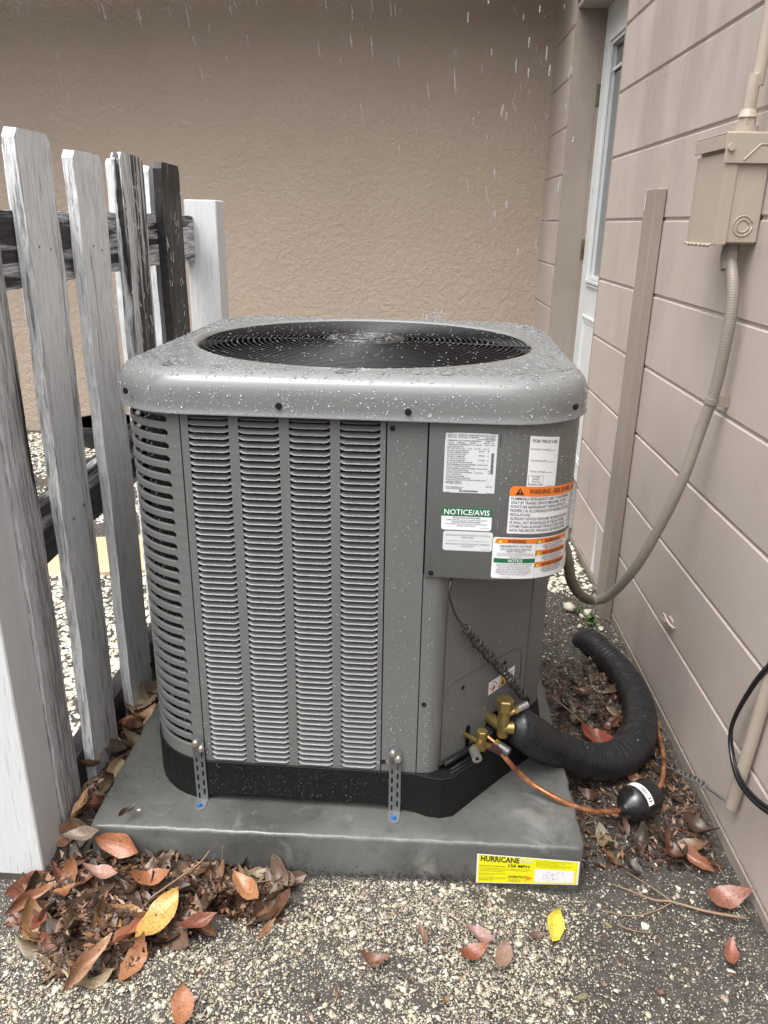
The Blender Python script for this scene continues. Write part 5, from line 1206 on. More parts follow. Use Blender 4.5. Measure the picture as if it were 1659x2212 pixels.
for (z0_, z1_, c_) in ((1.002,1.132,(.60,.50,1.0)), (.485,.600,(.55,.52,1.0)), (-.085,.022,(.8,.9,.7))):
    mb = MB(); n = 40; vs = []; ya, yb = .045, 1.352
    for i in range(n+1):
        y = ya+(yb-ya)*i/n; q = random.uniform(-.0015,.0015); dz = .006*sin(y*2.)
        for (xx, zz) in ((XF-.0225, z0_), (XF-.0225, z1_), (XF-.0595, z1_), (XF-.0595, z0_)): vs.append((xx, y, zz+q+dz))
    fs = [(0,1,2,3), tuple(4*n+i for i in range(4))[::-1]]+[(4*i+k, 4*i+4+k, 4*i+4+(k+1)%4, 4*i+(k+1)%4) for i in range(n) for k in range(4)]
    mb.add(vs, fs); mb.fixn = True; o = mb.build('rail', MAT['wood_rail'], fence, FO_); o.color = (*c_, 1)
mb = MB(); mb.bbox(-.166, -.076, -.050, .041, G-.02, 1.19, .0025); o = mb.build('post', MAT['wood_vertical'], fence, FO_); o.color = (.06,.0,.94,1); o['label'] = 'thick freshly painted white post nearest the camera'
mb = MB(); mb.bbox(-.118, -.018, 1.355, 1.455, G-.02, 1.183, .0025); o = mb.build('post', MAT['wood_vertical'], fence, FO_); o.color = (.12,.02,1.0,1); o['label'] = 'white square post at the far end'
# dark damp foot of the near post
mb = MB(); mb.box(-.1665, -.0755, -.0505, .0415, G-.01, G+.018); o = mb.build('damp_foot', simple('damp_wood', (.10,.085,.07), .6, var=.5, bump=.6, bscale=60), fence, FO_)
# nails
for (y, z) in ((.260,1.075),(.305,1.07),(.505,1.07),(.55,1.06),(.80,1.06),(.255,.55),(.31,.56),(.51,.55)):
    mb = MB(); mb.cyl((XF-.001, y, z), (XF+.0015, y, z), .0028, 8); mb.build('nail', MAT['galvanised'], fence, FO_)
# peeling paint curls
rs = random.Random(5); mb = MB()
def curl(y, z, h, w_, out):
    x = XF+.0012; vs = []
    for i in range(4):
        t = i/3; vs += [(x+out*t*t, y-w_/2*(1-.4*t)+rs.uniform(-.001,.001), z+h*t), (x+out*t*t, y+w_/2*(1-.5*t), z+h*t)]
    mb.add(vs, [(2*i, 2*i+1, 2*i+3, 2*i+2) for i in range(3)])
for (ya, yb, za, zb_, n) in ((.70,.84,.70,1.24,46), (1.0,1.15,.72,1.15,34), (.53,.585,.9,1.22,10)):
    for _ in range(n): curl(rs.uniform(ya, yb), rs.uniform(za, zb_), rs.uniform(.006,.03)*rs.choice((1,-1)), rs.uniform(.002,.007), rs.uniform(.001,.006))
o = mb.build('paint_flakes', MAT['door_white'], fence, FO_); o['kind'] = 'stuff'

# things beyond the fence
mb = MB(); mb.bbox(-1.10, -.36, -.17, .17, 0, .045, .006)
o = mb.build('paving_slab', simple('tan_stone', (.52,.36,.22), .55, var=.12, bump=.4, bscale=40), None, (0,0,0)); o.location = (-.02, 1.62+.25*.0, G-.022); o.rotation_euler = (0,0,.24)
tag(o, 'tan stone paving slab lying in the white shells beyond the fence', 'paving slab')
pt = thing_at('garden_pot', (-1.18,3.10,G), 'low black plastic pot by the stucco wall beyond the fence', 'pot'); PTO = (-1.18,3.10,G)
mb = MB(); mb.tube([(-1.18,3.10,z) for z in (G, G+.10, G+.10, G+.13, G+.13, G+.11)], [.15,.17,.185,.185,.17,.165], 28); mb.build('pot', MAT['pot_black'], pt, PTO, smooth=35)
mb = MB(); mb.tube(spline([(-1.25,3.12,G+.12),(-1.235,3.13,G+.22),(-1.20,3.16,G+.30),(-1.17,3.2,G+.36)], 6), .006, 8); o = mb.build('cable', MAT['cable_black'], None, (0,0,0), smooth=True); tag(o, 'thin black cable rising out of the black pot', 'cable')
mb = MB(); mb.tube(spline([(-1.20,3.04,G+.12),(-1.195,3.05,G+.20),(-1.17,3.08,G+.27),(-1.12,3.10,G+.30)], 6), .013, 10); o = mb.build('hose', MAT['hose_blue'], None, (0,0,0), smooth=True); tag(o, 'blue hose end sticking out of the black pot', 'hose')

# ================================================================== LEAVES
def leaf_mesh(L, Wd, fold, curl_, twist, tip=.8, seed=0, holes=0, lobed=0):
    r = random.Random(seed); nu, nv = 11, 6; vs = []
    for i in range(nu):
        t = i/(nu-1); wprof = (sin(pi*t**tip))**.85 if 0 < t < 1 else 0
        wprof *= Wd/2*(1+.10*r.uniform(-1,1))
        if lobed: wprof *= (1+.35*abs(sin(t*9)))
        for j in range(nv+1):
            q = j/nv*2-1; x = (t-.5)*L; y = q*wprof + .06*L*sin(t*3+seed)*.4
            z = fold*abs(q)*wprof + curl_*L*((t-.5)**2)*1.2 + .035*L*sin(t*9+seed+2*q)*abs(q)
            a = twist*(t-.5); y2 = y*cos(a)-z*sin(a); z2 = y*sin(a)+z*cos(a)
            vs.append((x, y2, z2))
    fs = [(i*(nv+1)+j, (i+1)*(nv+1)+j, (i+1)*(nv+1)+j+1, i*(nv+1)+j+1) for i in range(nu-1) for j in range(nv)]
    if holes: fs = [f for k, f in enumerate(fs) if not (k % 11 == 4 and k//nv > 2)]
    # petiole
    n0 = len(vs); vs += [(-L*.5, -.0006, 0), (-L*.5, .0006, 0), (-L*.62, 0, .004)]; fs.append((n0, n0+1, n0+2))
    me = bpy.data.meshes.new('leaf'); me.from_pydata(vs, [], fs); me.update(); me.materials.append(MAT['leaf']); shade(me, True); return me
LM = [leaf_mesh(1, .42, .7, .9, .8, .85, 1), leaf_mesh(1, .46, .5, 1.3, -1.0, .9, 2), leaf_mesh(1, .36, 1.1, .7, 1.3, .8, 3), leaf_mesh(1, .46, .3, .5, .5, .95, 4), leaf_mesh(1, .30, 1.4, 1.1, -1.7, .8, 5),
      leaf_mesh(1, .50, .15, 1.3, .2, .85, 6), leaf_mesh(1, .42, -.4, .7, .8, .9, 7), leaf_mesh(1, .26, .6, .6, 1.6, .9, 8, holes=1), leaf_mesh(1, .45, .5, 1.5, .4, .8, 9, holes=1)]
BROWNS = [(.235,.090,.040),(.150,.066,.040),(.19,.085,.055),(.09,.046,.032),(.28,.130,.058),(.13,.075,.056),(.23,.145,.115),(.17,.055,.034),(.05,.032,.024),(.19,.13,.08),(.075,.045,.034)]
def leaf(P, L, yaw, col, tilt=(0,0), mesh=None, label='brown leaf', group=None, name='leaf'):
    o = bpy.data.objects.new(name, LM[random.randrange(len(LM))] if mesh is None else mesh); C.objects.link(o)
    P = (P[0], P[1], P[2]+(0 if group else .016*(P[0] < .42 and P[2] > -.09))); o.location = P; o.scale = (L, L, L); o.rotation_euler = (tilt[0], tilt[1], yaw); o.color = (*col, 1)
    return tag(o, label, 'leaf', group)
def gl(x, y, up=.010): return (x, y, gh(x, y)+up)
leaf((.064,-.010,-.048), .098, .0-.15, (.40,.150,.055), (1.0,.15), LM[3], 'orange brown spotted leaf leaning against the front left of the pad')
leaf((.000,-.020,-.025), .072, .25, (.22,.17,.12), (.35,-.25), LM[0], 'greyish olive leaf resting at the front left corner of the pad')
leaf(gl(.052,-.079,.03), .080, -.05, (.40,.22,.17), (-.15,0), LM[0], 'pinkish brown veined leaf in the pile below the orange spotted leaf')
leaf(gl(.150,-.086,.034), .072, .3, (.36,.135,.045), (.2,.1), LM[5], 'round cupped orange leaf right of the pinkish leaf')
leaf(gl(.189,-.162,.022), .112, 1.15, (.58,.33,.055), (.1,-.15), LM[3], 'long golden yellow leaf with a dark hole in the leaf pile')
leaf(gl(.262,-.170,.022), .068, .8, (.22,.065,.028), (.3,0), LM[0], 'dark red brown leaf right of the golden yellow leaf')
leaf(gl(.150,-.194,.016), .078, 1.35, (.36,.12,.055), (0,.1), LM[2], 'upright orange brown leaf left of the golden yellow leaf')
leaf(gl(.095,-.252,.012), .098, .65, (.40,.22,.11), (.5,0), LM[4], 'long narrow tan leaf at the lower edge of the leaf pile')
leaf(gl(.335,-.086,.018), .088, -.6, (.42,.19,.075), (.2,-.1), LM[0], 'pale orange leaf at the right end of the leaf pile')
leaf(gl(-.068,-.118,.014), .085, .35, (.33,.14,.06), (.6,.1), LM[4], 'curved tan leaf left of the pile in front of the white post')
leaf(gl(-.012,-.112,.028), .060, 1.3, (.42,.17,.06), (.2,.5), LM[6], 'orange leaf standing on edge beside the white post')
leaf(gl(-.026,-.172,.014), .058, 1.9, (.30,.09,.05), (.2,.1), LM[0], 'reddish leaf at the far left of the pile')
leaf(gl(.382,-.160,.008), .058, 1.45, (.30,.15,.06), (.2,0), LM[7], 'torn narrow brown leaf alone on the gravel')
leaf(gl(.275,-.315,.010), .080, 1.8, (.40,.16,.07), (.1,0), LM[3], 'orange brown leaf at the bottom edge of the picture')
leaf(gl(.573,-.192,.012), .060, .4, (.22,.10,.06), (.2,.3), LM[8], 'curled brown leaf remnant with a hole on the gravel')
leaf(gl(.907,-.098,.016), .078, 1.25, (.80,.66,.02), (.55,-.1), LM[3], 'bright yellow leaf on the dark soil below the pad sticker')
leaf(gl(.875,-.115,.010), .038, .3, (.14,.08,.05), (.2,0), LM[6], 'small crumpled brown leaf touching the bright yellow leaf')
leaf(gl(.752,-.170,.012), .062, .5, (.28,.085,.035), (.1,.1), LM[5], 'rusty leaf with a notched edge on the white gravel')
leaf(gl(.806,-.170,.012), .066, 1.2, (.30,.19,.13), (.2,0), LM[3], 'dull tan leaf right of the rusty notched leaf')
leaf(gl(.768,-.132,.012), .060, -.2, (.34,.20,.17), (.1,.1), LM[0], 'pinkish wet leaf just above the rusty notched leaf')
leaf(gl(1.214,-.143,.010), .062, 1.45, (.33,.11,.065), (.1,0), LM[0], 'red brown leaf lying alone on dark soil near the wall foot')
leaf(gl(1.246,-.020,.014), .095, .2, (.30,.12,.075), (.25,0), LM[5], 'large wet red brown leaf at the foot of the block wall')
leaf(gl(1.225,.080,.012), .085, -.55, (.28,.10,.045), (.4,0), LM[2], 'folded brown leaf above the large wet leaf by the block wall')
leaf(gl(1.098,.165,.012), .055, 1.1, (.26,.17,.14), (.3,0), LM[4], 'narrow grey brown leaf in front of the filter drier')
leaf(gl(1.098,.470,.016), .085, -.3, (.32,.07,.035), (.4,.2), LM[5], 'dark red leaf inside the curve of the black pipe')
leaf(gl(.665,-.135,.008), .045, 1.4, (.30,.17,.12), (0,0), LM[4], 'thin pink brown leaf on the gravel under the middle of the pad')
# the piles: each leaf its own object
rs = random.Random(21)
BROWNS = [(r_, g_*1.14, b_) for r_, g_, b_ in BROWNS]
def pile(n, fn, label, group, hmax, Lr=(.05,.10), dark=.0):
    for _ in range(n):
        x, y, h = fn(); k = rs.random(); col = rs.choice(BROWNS); f_ = rs.uniform(.55,1.15)*(1-dark)
        col = tuple(min(1, c*f_) for c in col)
        o = leaf((x, y, gh(x, y)+.006+k*h*hmax), rs.uniform(*Lr), rs.uniform(0, 6.28), col, (rs.gauss(0,.42), rs.gauss(0,.32)), LM[rs.randrange(9)], label, group)
def p1():
    while True:
        x = rs.uniform(-.10, .44); y = rs.uniform(-.26, .0)
        c_ = 1-((x-.08)/.33)**2*(1 if x > .08 else 1.7)-((y+.05)/(.19+.05*sin(19*x)))**2
        if x > .26 and y < -.12: continue
        if c_ > 0: return x, y, min(1, c_*1.2)
def p2():
    t = rs.random()**1.1; y = .02+t*.80; return rs.uniform(-.078, -.002), y, 1.
def p3():
    while True:
        x = rs.uniform(.99, 1.28); y = rs.uniform(.06, .85)
        if x < 1.0 and y < .2: continue
        d = abs(y-(.18+1.3*(x-1.05)))
        if rs.random() < (1.2 if x > 1.12 else .5): return x, y, .6
pile(140, p1, 'wet brown leaf in the heap in front of the pad and white post', 'brown leaves heaped in front of the pad', .020, (.045,.098), -.45)
pile(92, p2, 'wet brown leaf in the strip between the picket fence and the pad', 'brown leaves between the fence and the pad', .066, (.055,.098), -.5)
pile(62, p3, 'wet dark leaf on the ground between the pad and the block wall', 'brown leaves between the pad and the block wall', .020, (.035,.075), -.05)
def p4():
    return rs.uniform(.0, 1.28), rs.uniform(-.36, -.05), .3
for _ in range(20):
    x, y, h = p4(); 
    if x > .6 and rs.random() < .35: continue
    leaf(gl(x, y, .006), rs.uniform(.012,.030), rs.uniform(0,6.28), tuple(c*rs.uniform(.6,1.2) for c in rs.choice(BROWNS)), (rs.gauss(0,.3), rs.gauss(0,.3)), LM[rs.randrange(9)], 'small brown leaf scrap lying on the shell gravel in front of the pad', 'leaf scraps on the gravel')
# shredded litter
def litter(name, n, fn, size=(.006,.028)):
    V = []; F = []
    for i in range(n):
        x, y, h = fn(); L_ = rs.uniform(*size); w_ = L_*rs.uniform(.12,.5); a = rs.uniform(0, 6.28); z = gh(x, y)+.002+rs.random()*h; tz = rs.gauss(0,.35)*L_
        ca, sa = cos(a), sin(a); b = len(V)
        for (p, q, r_) in ((-1,0,-1),(0,-1,.3),(1,0,1),(0,1,-.2)): V.append((x+ca*p*L_/2-sa*q*w_/2, y+sa*p*L_/2+ca*q*w_/2, z+tz*r_*.5))
        F.append((b,b+1,b+2,b+3))
    o = np_mesh(name, V, F, MAT['litter']); o['kind'] = 'stuff'; return o
def q1(): x, y, c_ = p1(); return x, y, .035*c_
def q2(): x, y, c_ = p2(); return x, y, .05
def q3(): x, y, c_ = p3(); return x, y, .014
def q4(): return rs.uniform(.3,1.27), rs.uniform(-.4,.0), .003
def q5(): return rs.uniform(.985,1.275), rs.uniform(.1,1.15), .008
litter('leaf_litter', 5200, q1); litter('leaf_litter', 3000, q2); litter('leaf_litter', 3400, q3, (.005,.022)); litter('leaf_litter', 260, q4, (.004,.014)); litter('leaf_litter', 900, q5, (.005,.018))
# heaps of humus under the leaves
def mound(name, fn_h, x0, x1, y0, y1, st=.012):
    xs_ = np.arange(x0, x1, st); ys_ = np.arange(y0, y1, st); V = []; nx_ = len(xs_)
    for y in ys_:
        for x in xs_: V.append((x, y, gh(x, y)-.004+fn_h(x, y)+rng.normal(0, .0015)))
    F = [(j*nx_+i, j*nx_+i+1, (j+1)*nx_+i+1, (j+1)*nx_+i) for j in range(len(ys_)-1) for i in range(nx_-1)]
    o = np_mesh(name, V, F, simple('humus', (.030,.021,.016), .55, var=.5, bump=.8, bscale=90)); o['kind'] = 'stuff'; shade(o.data, True)
mound('humus', lambda x, y: .028*max(0, 1-((x-.08)/.27)**2*(1 if x > .08 else 2.2)-((y+.06)/.14)**2), -.16, .40, -.24, .02)
mound('humus', lambda x, y: .052*max(0, 1-((x+.035)/.06)**2)*min(1, (y+.08)/.1), -.09, -.002, -.02, .95)

# twigs
def twig(pts, r0, r1, label, extra=None):
    P = spline([(x, y, gh(x, y)+z) for x, y, z in pts], 6); o = empty('twig', tuple(P[0])); tag(o, label, 'twig'); mb = MB(); mb.tube(P, np.linspace(r0, r1, len(P)), 6); mb.build('stem', MAT['twig'], o, tuple(P[0]), smooth=True)
    for e in (extra or []):
        Q = spline([(x, y, gh(x, y)+z) for x, y, z in e], 6); mb = MB(); mb.tube(Q, np.linspace(r1*1.1, r1*.6, len(Q)), 6); mb.build('side_shoot', MAT['twig'], o, tuple(P[0]), smooth=True)
twig([(1.270,-.062,.012),(1.205,-.047,.012),(1.146,-.024,.012),(1.114,-.020,.012),(1.075,.002,.010),(1.042,.019,.008)], .0030, .0014, 'long forked dry twig on the soil right of the pad', [[(1.146,-.026,.012),(1.10,-.048,.010),(1.061,-.056,.009),(1.03,-.05,.008),(1.000,-.041,.007)], [(1.146,-.024,.013),(1.118,.005,.016),(1.09,.035,.012),(1.077,.048,.010)]])
twig([(1.03,-.075,.006),(1.06,-.088,.006),(1.09,-.092,.006),(1.085,-.10,.006)], .0012, .0008, 'tiny curved twig below the long forked twig')
twig([(1.24,.16,.008),(1.262,.09,.012),(1.272,.02,.01),(1.283,-.05,.008)], .0012, .0008, 'thin root strand along the wall foot')
twig([(.975+.03,.60,.05),(1.07,.50,.035),(1.12,.40,.03),(1.17,.33,.02)], .0022, .0010, 'thin dark stick lying across the leaves behind the black pipe')
twig([(.16,-.13,.045),(.20,-.09,.055),(.235,-.055,.065),(.25,-.03,.075)], .0022, .0013, 'wet black stick poking out of the leaf heap')
twig([(.27,-.03,.03),(.273,-.028,.06),(.275,-.027,.085)], .0016, .0010, 'short thin stick standing up from the leaf heap by the pad')
twig([(.33,-.05,.02),(.38,-.035,.018),(.44,-.03,.010)], .0018, .0009, 'short dark twig along the pad foot')
# small green seedlings at the batten
def seedling(x, y, n, label):
    o = empty('seedling', (x, y, gh(x,y))); tag(o, label, 'plant', 'green seedlings by the batten')
    r = random.Random(int(x*999))
    for i in range(n):
        a = r.uniform(0, 6.28); d_ = r.uniform(.004,.02); h = r.uniform(.012,.032); b = (x+d_*cos(a), y+d_*sin(a), gh(x,y)+h)
        mb = MB(); mb.tube([(x,y,gh(x,y)), (x+.5*d_*cos(a), y+.5*d_*sin(a), gh(x,y)+h*.7), b], .0006, 5); mb.build('stem', MAT['stem_green'], o, (x,y,gh(x,y)))
        l = bpy.data.objects.new('leaf', LM[3]); C.objects.link(l); l.parent = o; l.location = (b[0]-x, b[1]-y, b[2]-gh(x,y)); s_ = r.uniform(.022,.034); l.scale = (s_, s_*1.5, s_); l.rotation_euler = (r.gauss(0,.4), r.gauss(0,.4), a); l.color = (.10,.26,.035,1)
seedling(1.213, 1.085, 9, 'tiny green seedling cluster in the soil below the batten foot'); seedling(1.182, 1.145, 4, 'smaller green and yellow seedling left of the batten foot')
# single white stones
for i, (x, y, r_) in enumerate(((1.155,1.18,.030),(1.19,1.13,.019),(1.215,1.16,.020),(1.17,1.06,.016),(1.235,1.05,.015))):
    o = chips('shell', np.array([(0.,0.)]), np.array([r_]), MAT['shell_white'], (.5,.6), z0=np.array([0.]), tilt=.1); o.location = (x, y, gh(x, y)+r_*.4)
    tag(o, ('largest white shell below the conduit bend', 'small white shell between the larger shells', 'white shell nearest the batten foot', 'white shell in front of the others on the soil', 'white shell beside the green seedlings')[i], 'shell')
for (x, y, z, s_, lab) in ((.087,.045,.002,.010,'small white flake on the pad top at the left corner'),):
    o = chips('shell_fragment', np.array([(0.,0.)]), np.array([s_*.5]), MAT['shell_white'], (.5,.6), z0=np.array([0.]), tilt=.1); o.location = (x, y, z); tag(o, lab, 'shell')
leaf((.075,.018,.004), .040, .5, (.09,.05,.04), (.1,0), LM[4], 'thin dark leaf scrap lying on top of the pad corner')

# ================================================================== WATER
def drops(name, P, Nn, R, flat, elong, parent=None, origin=(0,0,0), updir=None):
    """hemispherical beads: P points, Nn normals, R radii, flat height ratio, elong stretch along the tangent"""
    n = len(P); rings = 3; seg = 8; th = np.linspace(0, 2*pi, seg, endpoint=False)
    loc = []
    for i, ph in enumerate((0., .5, 1.0)): 
        for t in th: loc.append((cos(ph*1.0)*cos(t), cos(ph)*sin(t), sin(ph)))
    loc.append((0,0,1)); loc = np.array(loc); loc[:seg,2] = -.08
    F = []
    for i in range(2):
        for k in range(seg): a, b = i*seg+k, i*seg+(k+1) % seg; F += [(a, b, b+seg), (a, b+seg, a+seg)]
    for k in range(seg): F.append((2*seg+k, 2*seg+(k+1) % seg, 3*seg))
    for k in range(1, seg-1): F.append((0, k+1, k))
    F = np.array(F); Nn = Nn/np.linalg.norm(Nn, axis=1, keepdims=True)
    up_ = np.zeros_like(Nn); up_[:,2] = 1 
    horiz = np.abs(Nn[:,2]) > .9
    ang = rng.uniform(0, 2*pi, n); up_[horiz] = np.stack([np.cos(ang[horiz]), np.sin(ang[horiz]), 0*ang[horiz]], 1)
    T = up_-Nn*np.sum(up_*Nn, 1, keepdims=True); T /= np.linalg.norm(T, axis=1, keepdims=True); B = np.cross(Nn, T)
    wob = rng.uniform(.95, 1.06, (n, len(loc)))
    V = P[:,None,:] + R[:,None,None]*wob[:,:,None]*(loc[None,:,0:1]*T[:,None,:]*elong[:,None,None]+loc[None,:,1:2]*B[:,None,:]) + (R*flat)[:,None,None]*loc[None,:,2:3]*Nn[:,None,:]
    V = V.reshape(-1,3)-np.array(origin); FF = (F[None]+(np.arange(n)*len(loc))[:,None,None]).reshape(-1,3)
    o = np_mesh(name, V, FF, MAT['water_drop']); shade(o.data, True); o['kind'] = 'stuff'
    if parent is not None: o.parent = parent
    return o
# on the cap top
n = 9000; x = rng.uniform(CX0+.01, CX1-.01, n); y = rng.uniform(CY0+.01, CY1-.01, n); rr2 = np.hypot(x-UCX, y-UCY)
hx = (CX1-CX0)/2; ax_, ay_ = np.abs(x-UCX), np.abs(y-UCY); cr_ = .155
dedge = np.where((ax_ > hx-cr_) & (ay_ > hx-cr_), cr_-np.hypot(ax_-(hx-cr_), ay_-(hx-cr_)), np.minimum(hx-ax_, hx-ay_))
k = (rr2 > .362) & (dedge > .006); x, y, de = x[k], y[k], dedge[k]
z = np.interp(de, [.0005,.0025,.007,.0145,.025,.042,.06], [.848,.862,.8735,.8815,.8865,.8893,.8904])
slope = np.interp(de, [0,.0025,.007,.0145,.025,.042,.06], [6,3.,1.8,.75,.3,.1,0.])
# outward direction
ox = np.where((ax_[k] > hx-cr_) & (ay_[k] > hx-cr_), ax_[k]-(hx-cr_), (ax_[k] > ay_[k])*1.)*np.sign(x-UCX); oy = np.where((ax_[k] > hx-cr_) & (ay_[k] > hx-cr_), ay_[k]-(hx-cr_), (ax_[k] <= ay_[k])*1.)*np.sign(y-UCY)
no = np.hypot(ox, oy)+1e-9; Nn = np.stack([ox/no*slope, oy/no*slope, np.ones_like(x)], 1)
R = np.clip(rng.lognormal(math.log(.0016), .65, len(x)), .0006, .0075); R = np.where(de < .03, np.minimum(R, .0022), R)
drops('water_drops', np.stack([x,y,z],1), Nn, R, np.where(R > .004, .34, .6), rng.uniform(1.0,1.9,len(x)), ac, AO)
# shallow films and merged puddles on the flat part
n = 420; x = rng.uniform(CX0+.03, CX1-.03, n); y = rng.uniform(CY0+.03, CY1-.03, n); k = (np.hypot(x-UCX, y-UCY) > .378) & (np.hypot(np.maximum(0, np.abs(x-UCX)-.27), np.maximum(0, np.abs(y-UCY)-.27)) < .115); x, y = x[k], y[k]
drops('water_film', np.stack([x, y, np.full(len(x), .8905)], 1), np.tile(np.array([[0,0,1.]]), (len(x),1)), rng.uniform(.004, .011, len(x)), np.full(len(x), .13), rng.uniform(1., 2.6, len(x)), ac, AO)
# on the vertical cap rim
n = 1150; t = rng.uniform(0, 1, n); s_r = CX0+.1+(CX1-CX0-.2)*t
P = []; Q = []
for i in range(n):
    a = radians(rng.uniform(-148,-32)); ins = 0; px, py = ray_rrect(a, 0); z = rng.uniform(.820,.868) if i > 110 else .8185
    # normal of rounded rect
    lx, ly = abs(px-UCX)-(hx-cr_), abs(py-UCY)-(hx-cr_)
    if lx > 0 and ly > 0: nn = (np.sign(px-UCX)*lx, np.sign(py-UCY)*ly, 0)
    elif lx > ly: nn = (np.sign(px-UCX), 0, 0)
    else: nn = (0, np.sign(py-UCY), 0)
    nn = np.array(nn, float); nn /= np.linalg.norm(nn); P.append((px+nn[0]*.0003, py+nn[1]*.0003, z)); Q.append(nn)
R = np.clip(rng.lognormal(math.log(.00072), .45, n), .0004, .0024); R[:110] = rng.uniform(.0008,.002,110)
drops('water_drops', np.array(P), np.array(Q), R, np.full(n,.6), rng.uniform(1,1.2,n), ac, AO)
# beads on the plain front panels, streaming in columns
def panel_drops(n, fn, s0_, s1_, z0_, z1_, rmed=.0008, cols_=30, dens_low=1.):
    rmed *= .85
    P = []; Q = []; cs = rng.uniform(s0_, s1_, cols_)
    for _ in range(n):
        s = cs[rng.integers(cols_)]+rng.normal(0,.0008) if rng.random() < .5 else rng.uniform(s0_, s1_)
        z = z0_+(z1_-z0_)*rng.random()**dens_low; a = np.array(fn(s, z, 0)); b = np.array(fn(s, z, .01)); P.append(a); Q.append(b-a)
    R = np.clip(rng.lognormal(math.log(rmed), .34, n), .0004, .0019)
    drops('water_drops', np.array(P), np.array(Q), R, np.full(n,.6), rng.uniform(1.,1.25,n), ac, AO)
fr_ = lambda s, z, off: (s, BY_0-off-.0002, z)
panel_drops(1500, ufn, .648, .97, .535, .815, .0008, 60)
panel_drops(650, lambda s,z,o: (s, BY_0+.0004-o, z), .578, .643, .1, .81, .0007, 12, 1.6)
for e0, e1 in zip(edges[0::2], edges[1::2]): panel_drops(300, fr_, e0+.001, e1-.001, .10, .80, .0006, 5, 1.5)
panel_drops(1300, lambda s,z,o: chf(s,z,o+.0002), .006, .255, .11, .45, .0006, 50, 1.5)
panel_drops(200, lfn, .195, .214, .10, .8, .0006, 5)
panel_drops(420, lambda s,z,o: (.652+(s-.652), .0838-o+.0*s, z), .648, .668, .1, .5, .0006, 6, 1.3)
panel_drops(420, lambda s,z,o: lfn(s,z,o+.0042), .12, .62, .02, .092, .00042, 200)
# louvre lips
n = 1100; P = []; 
for _ in range(n): c_ = cols[rng.integers(4)]; i = rng.integers(NL); P.append((rng.uniform(c_[0]+.008, c_[1]-.008), BY_0-.0046, LZ0+LP*i+LP*.36))
drops('water_drops', np.array(P), np.tile(np.array([[0,-.7,.7]]),(n,1)), rng.uniform(.0004,.0008,n), np.full(n,.7), np.full(n,1.), ac, AO)
# grille: beads bridging the rings, and hub
n = 480; a = rng.uniform(0, 2*pi, n); ri = rng.integers(0, nr, n); r = .0905+ri*(.3415-.0905)/(nr-1)
P = np.stack([UCX+r*np.cos(a), UCY+r*np.sin(a), gzr(r)+.0021], 1); drops('water_drops', P, np.tile(np.array([[0,0,1.]]),(n,1)), rng.uniform(.0007,.0018,n), np.full(n,.6), np.full(n,1.3), ac, AO)
n = 110; a = rng.uniform(0, 2*pi, n); r = .078*np.sqrt(rng.random(n)); P = np.stack([UCX+r*np.cos(a), UCY+r*np.sin(a), 0*r+.8946], 1); drops('water_drops', P, np.tile(np.array([[0,0,1.]]),(n,1)), rng.uniform(.0012,.005,n), np.full(n,.3), np.full(n,1.4), ac, AO)
# beads on the foam sleeve
P = []; Q = []
for _ in range(420):
    k = int(rng.integers(5, int(SL_N*.55))); T_ = SL_C[k+1]-SL_C[k]; T_ /= np.linalg.norm(T_); u = np.cross(T_, (0,0,1)); u /= np.linalg.norm(u); v = np.cross(u, T_); a = rng.normal(.5,.7)
    nn = cos(a)*v-sin(a)*u; P.append(SL_C[k]+nn*(SL_R[k]+.0004)); Q.append(nn)
drops('water_drops', np.array(P), np.array(Q), np.clip(rng.lognormal(math.log(.0007),.45,len(P)),.0004,.0022), np.full(len(P),.6), np.full(len(P),1.), None)
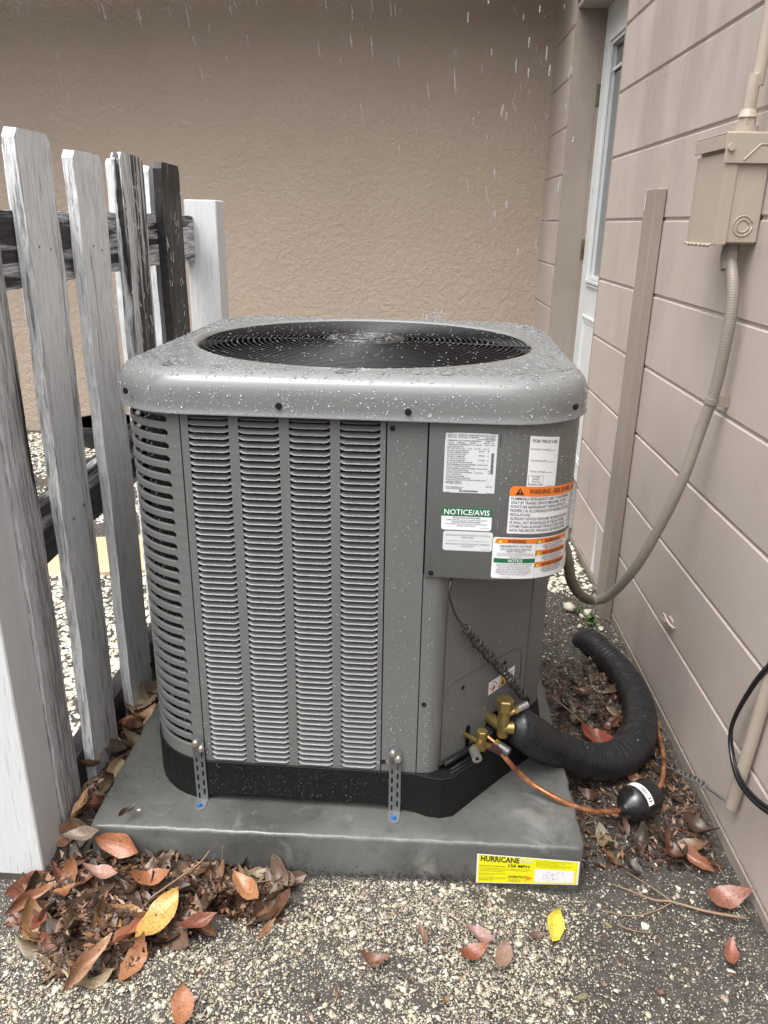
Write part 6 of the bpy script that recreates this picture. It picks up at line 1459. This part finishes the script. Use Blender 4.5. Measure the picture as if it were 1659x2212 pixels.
# falling rain and roof drips
def rain(name, P, R, elong, tilt):
    n = len(P); lat = []; seg = 6
    for i, ph in enumerate((-1.2,-.6,0,.6,1.2)):
        for t in range(seg): lat.append((cos(ph)*cos(2*pi*t/seg), cos(ph)*sin(2*pi*t/seg), sin(ph)))
    lat = np.array(lat+[(0,0,-1),(0,0,1)]); F = []
    for i in range(4):
        for t in range(seg): a, b = i*seg+t, i*seg+(t+1)%seg; F += [(a,b,b+seg),(a,b+seg,a+seg)]
    for t in range(seg): F += [((t+1)%seg, t, 5*seg), (4*seg+t, 4*seg+(t+1)%seg, 5*seg+1)]
    V = lat[None]*np.stack([R,R,R*elong],1)[:,None,:]; V[:,:,0] += V[:,:,2]*tilt[:,None]
    V += P[:,None,:]; o = np_mesh(name, V.reshape(-1,3), (np.array(F)[None]+(np.arange(n)*len(lat))[:,None,None]).reshape(-1,3), MAT['water_drop']); o['kind'] = 'stuff'; shade(o.data, True)
n = 620; y = rng.uniform(.2, 3.0, n); x = rng.uniform(-1.4, 1.2, n)*(y+1.4)/4.0+.25; z = np.where(rng.random(n) < .75, rng.uniform(1., 2.3, n), rng.uniform(0, 1., n))
rain('raindrops', np.stack([x,y,z],1), rng.uniform(.0005,.0010,n), rng.uniform(12,26,n), rng.uniform(-.3,-.1,n))
n = 60; x = rng.normal(.84,.06,n); x[::4] = rng.normal(.98,.02,len(x[::4])); x = np.clip(x, .62, 1.05); y = rng.uniform(.75,1.3,n); z = rng.uniform(1.0, 2.1, n)
rain('roof_drips', np.stack([x,y,z],1), rng.uniform(.0011,.0026,n), rng.uniform(3.,8.,n), rng.uniform(-.04,.04,n))
# splash where drips hit the back edge of the cap
n = 70; a = rng.uniform(0, 2*pi, n); r = rng.uniform(.004,.030,n); h = rng.uniform(0,.035,n)*(1-r/.04)
c0 = np.array(UW((.640,.885,.892))); P = np.stack([c0[0]+r*np.cos(a)*1.2, c0[1]+r*np.sin(a)*.6, c0[2]+h], 1)
rain('splash', P, rng.uniform(.0006,.0022,n), rng.uniform(1,1.8,n), rng.uniform(-.3,.3,n))
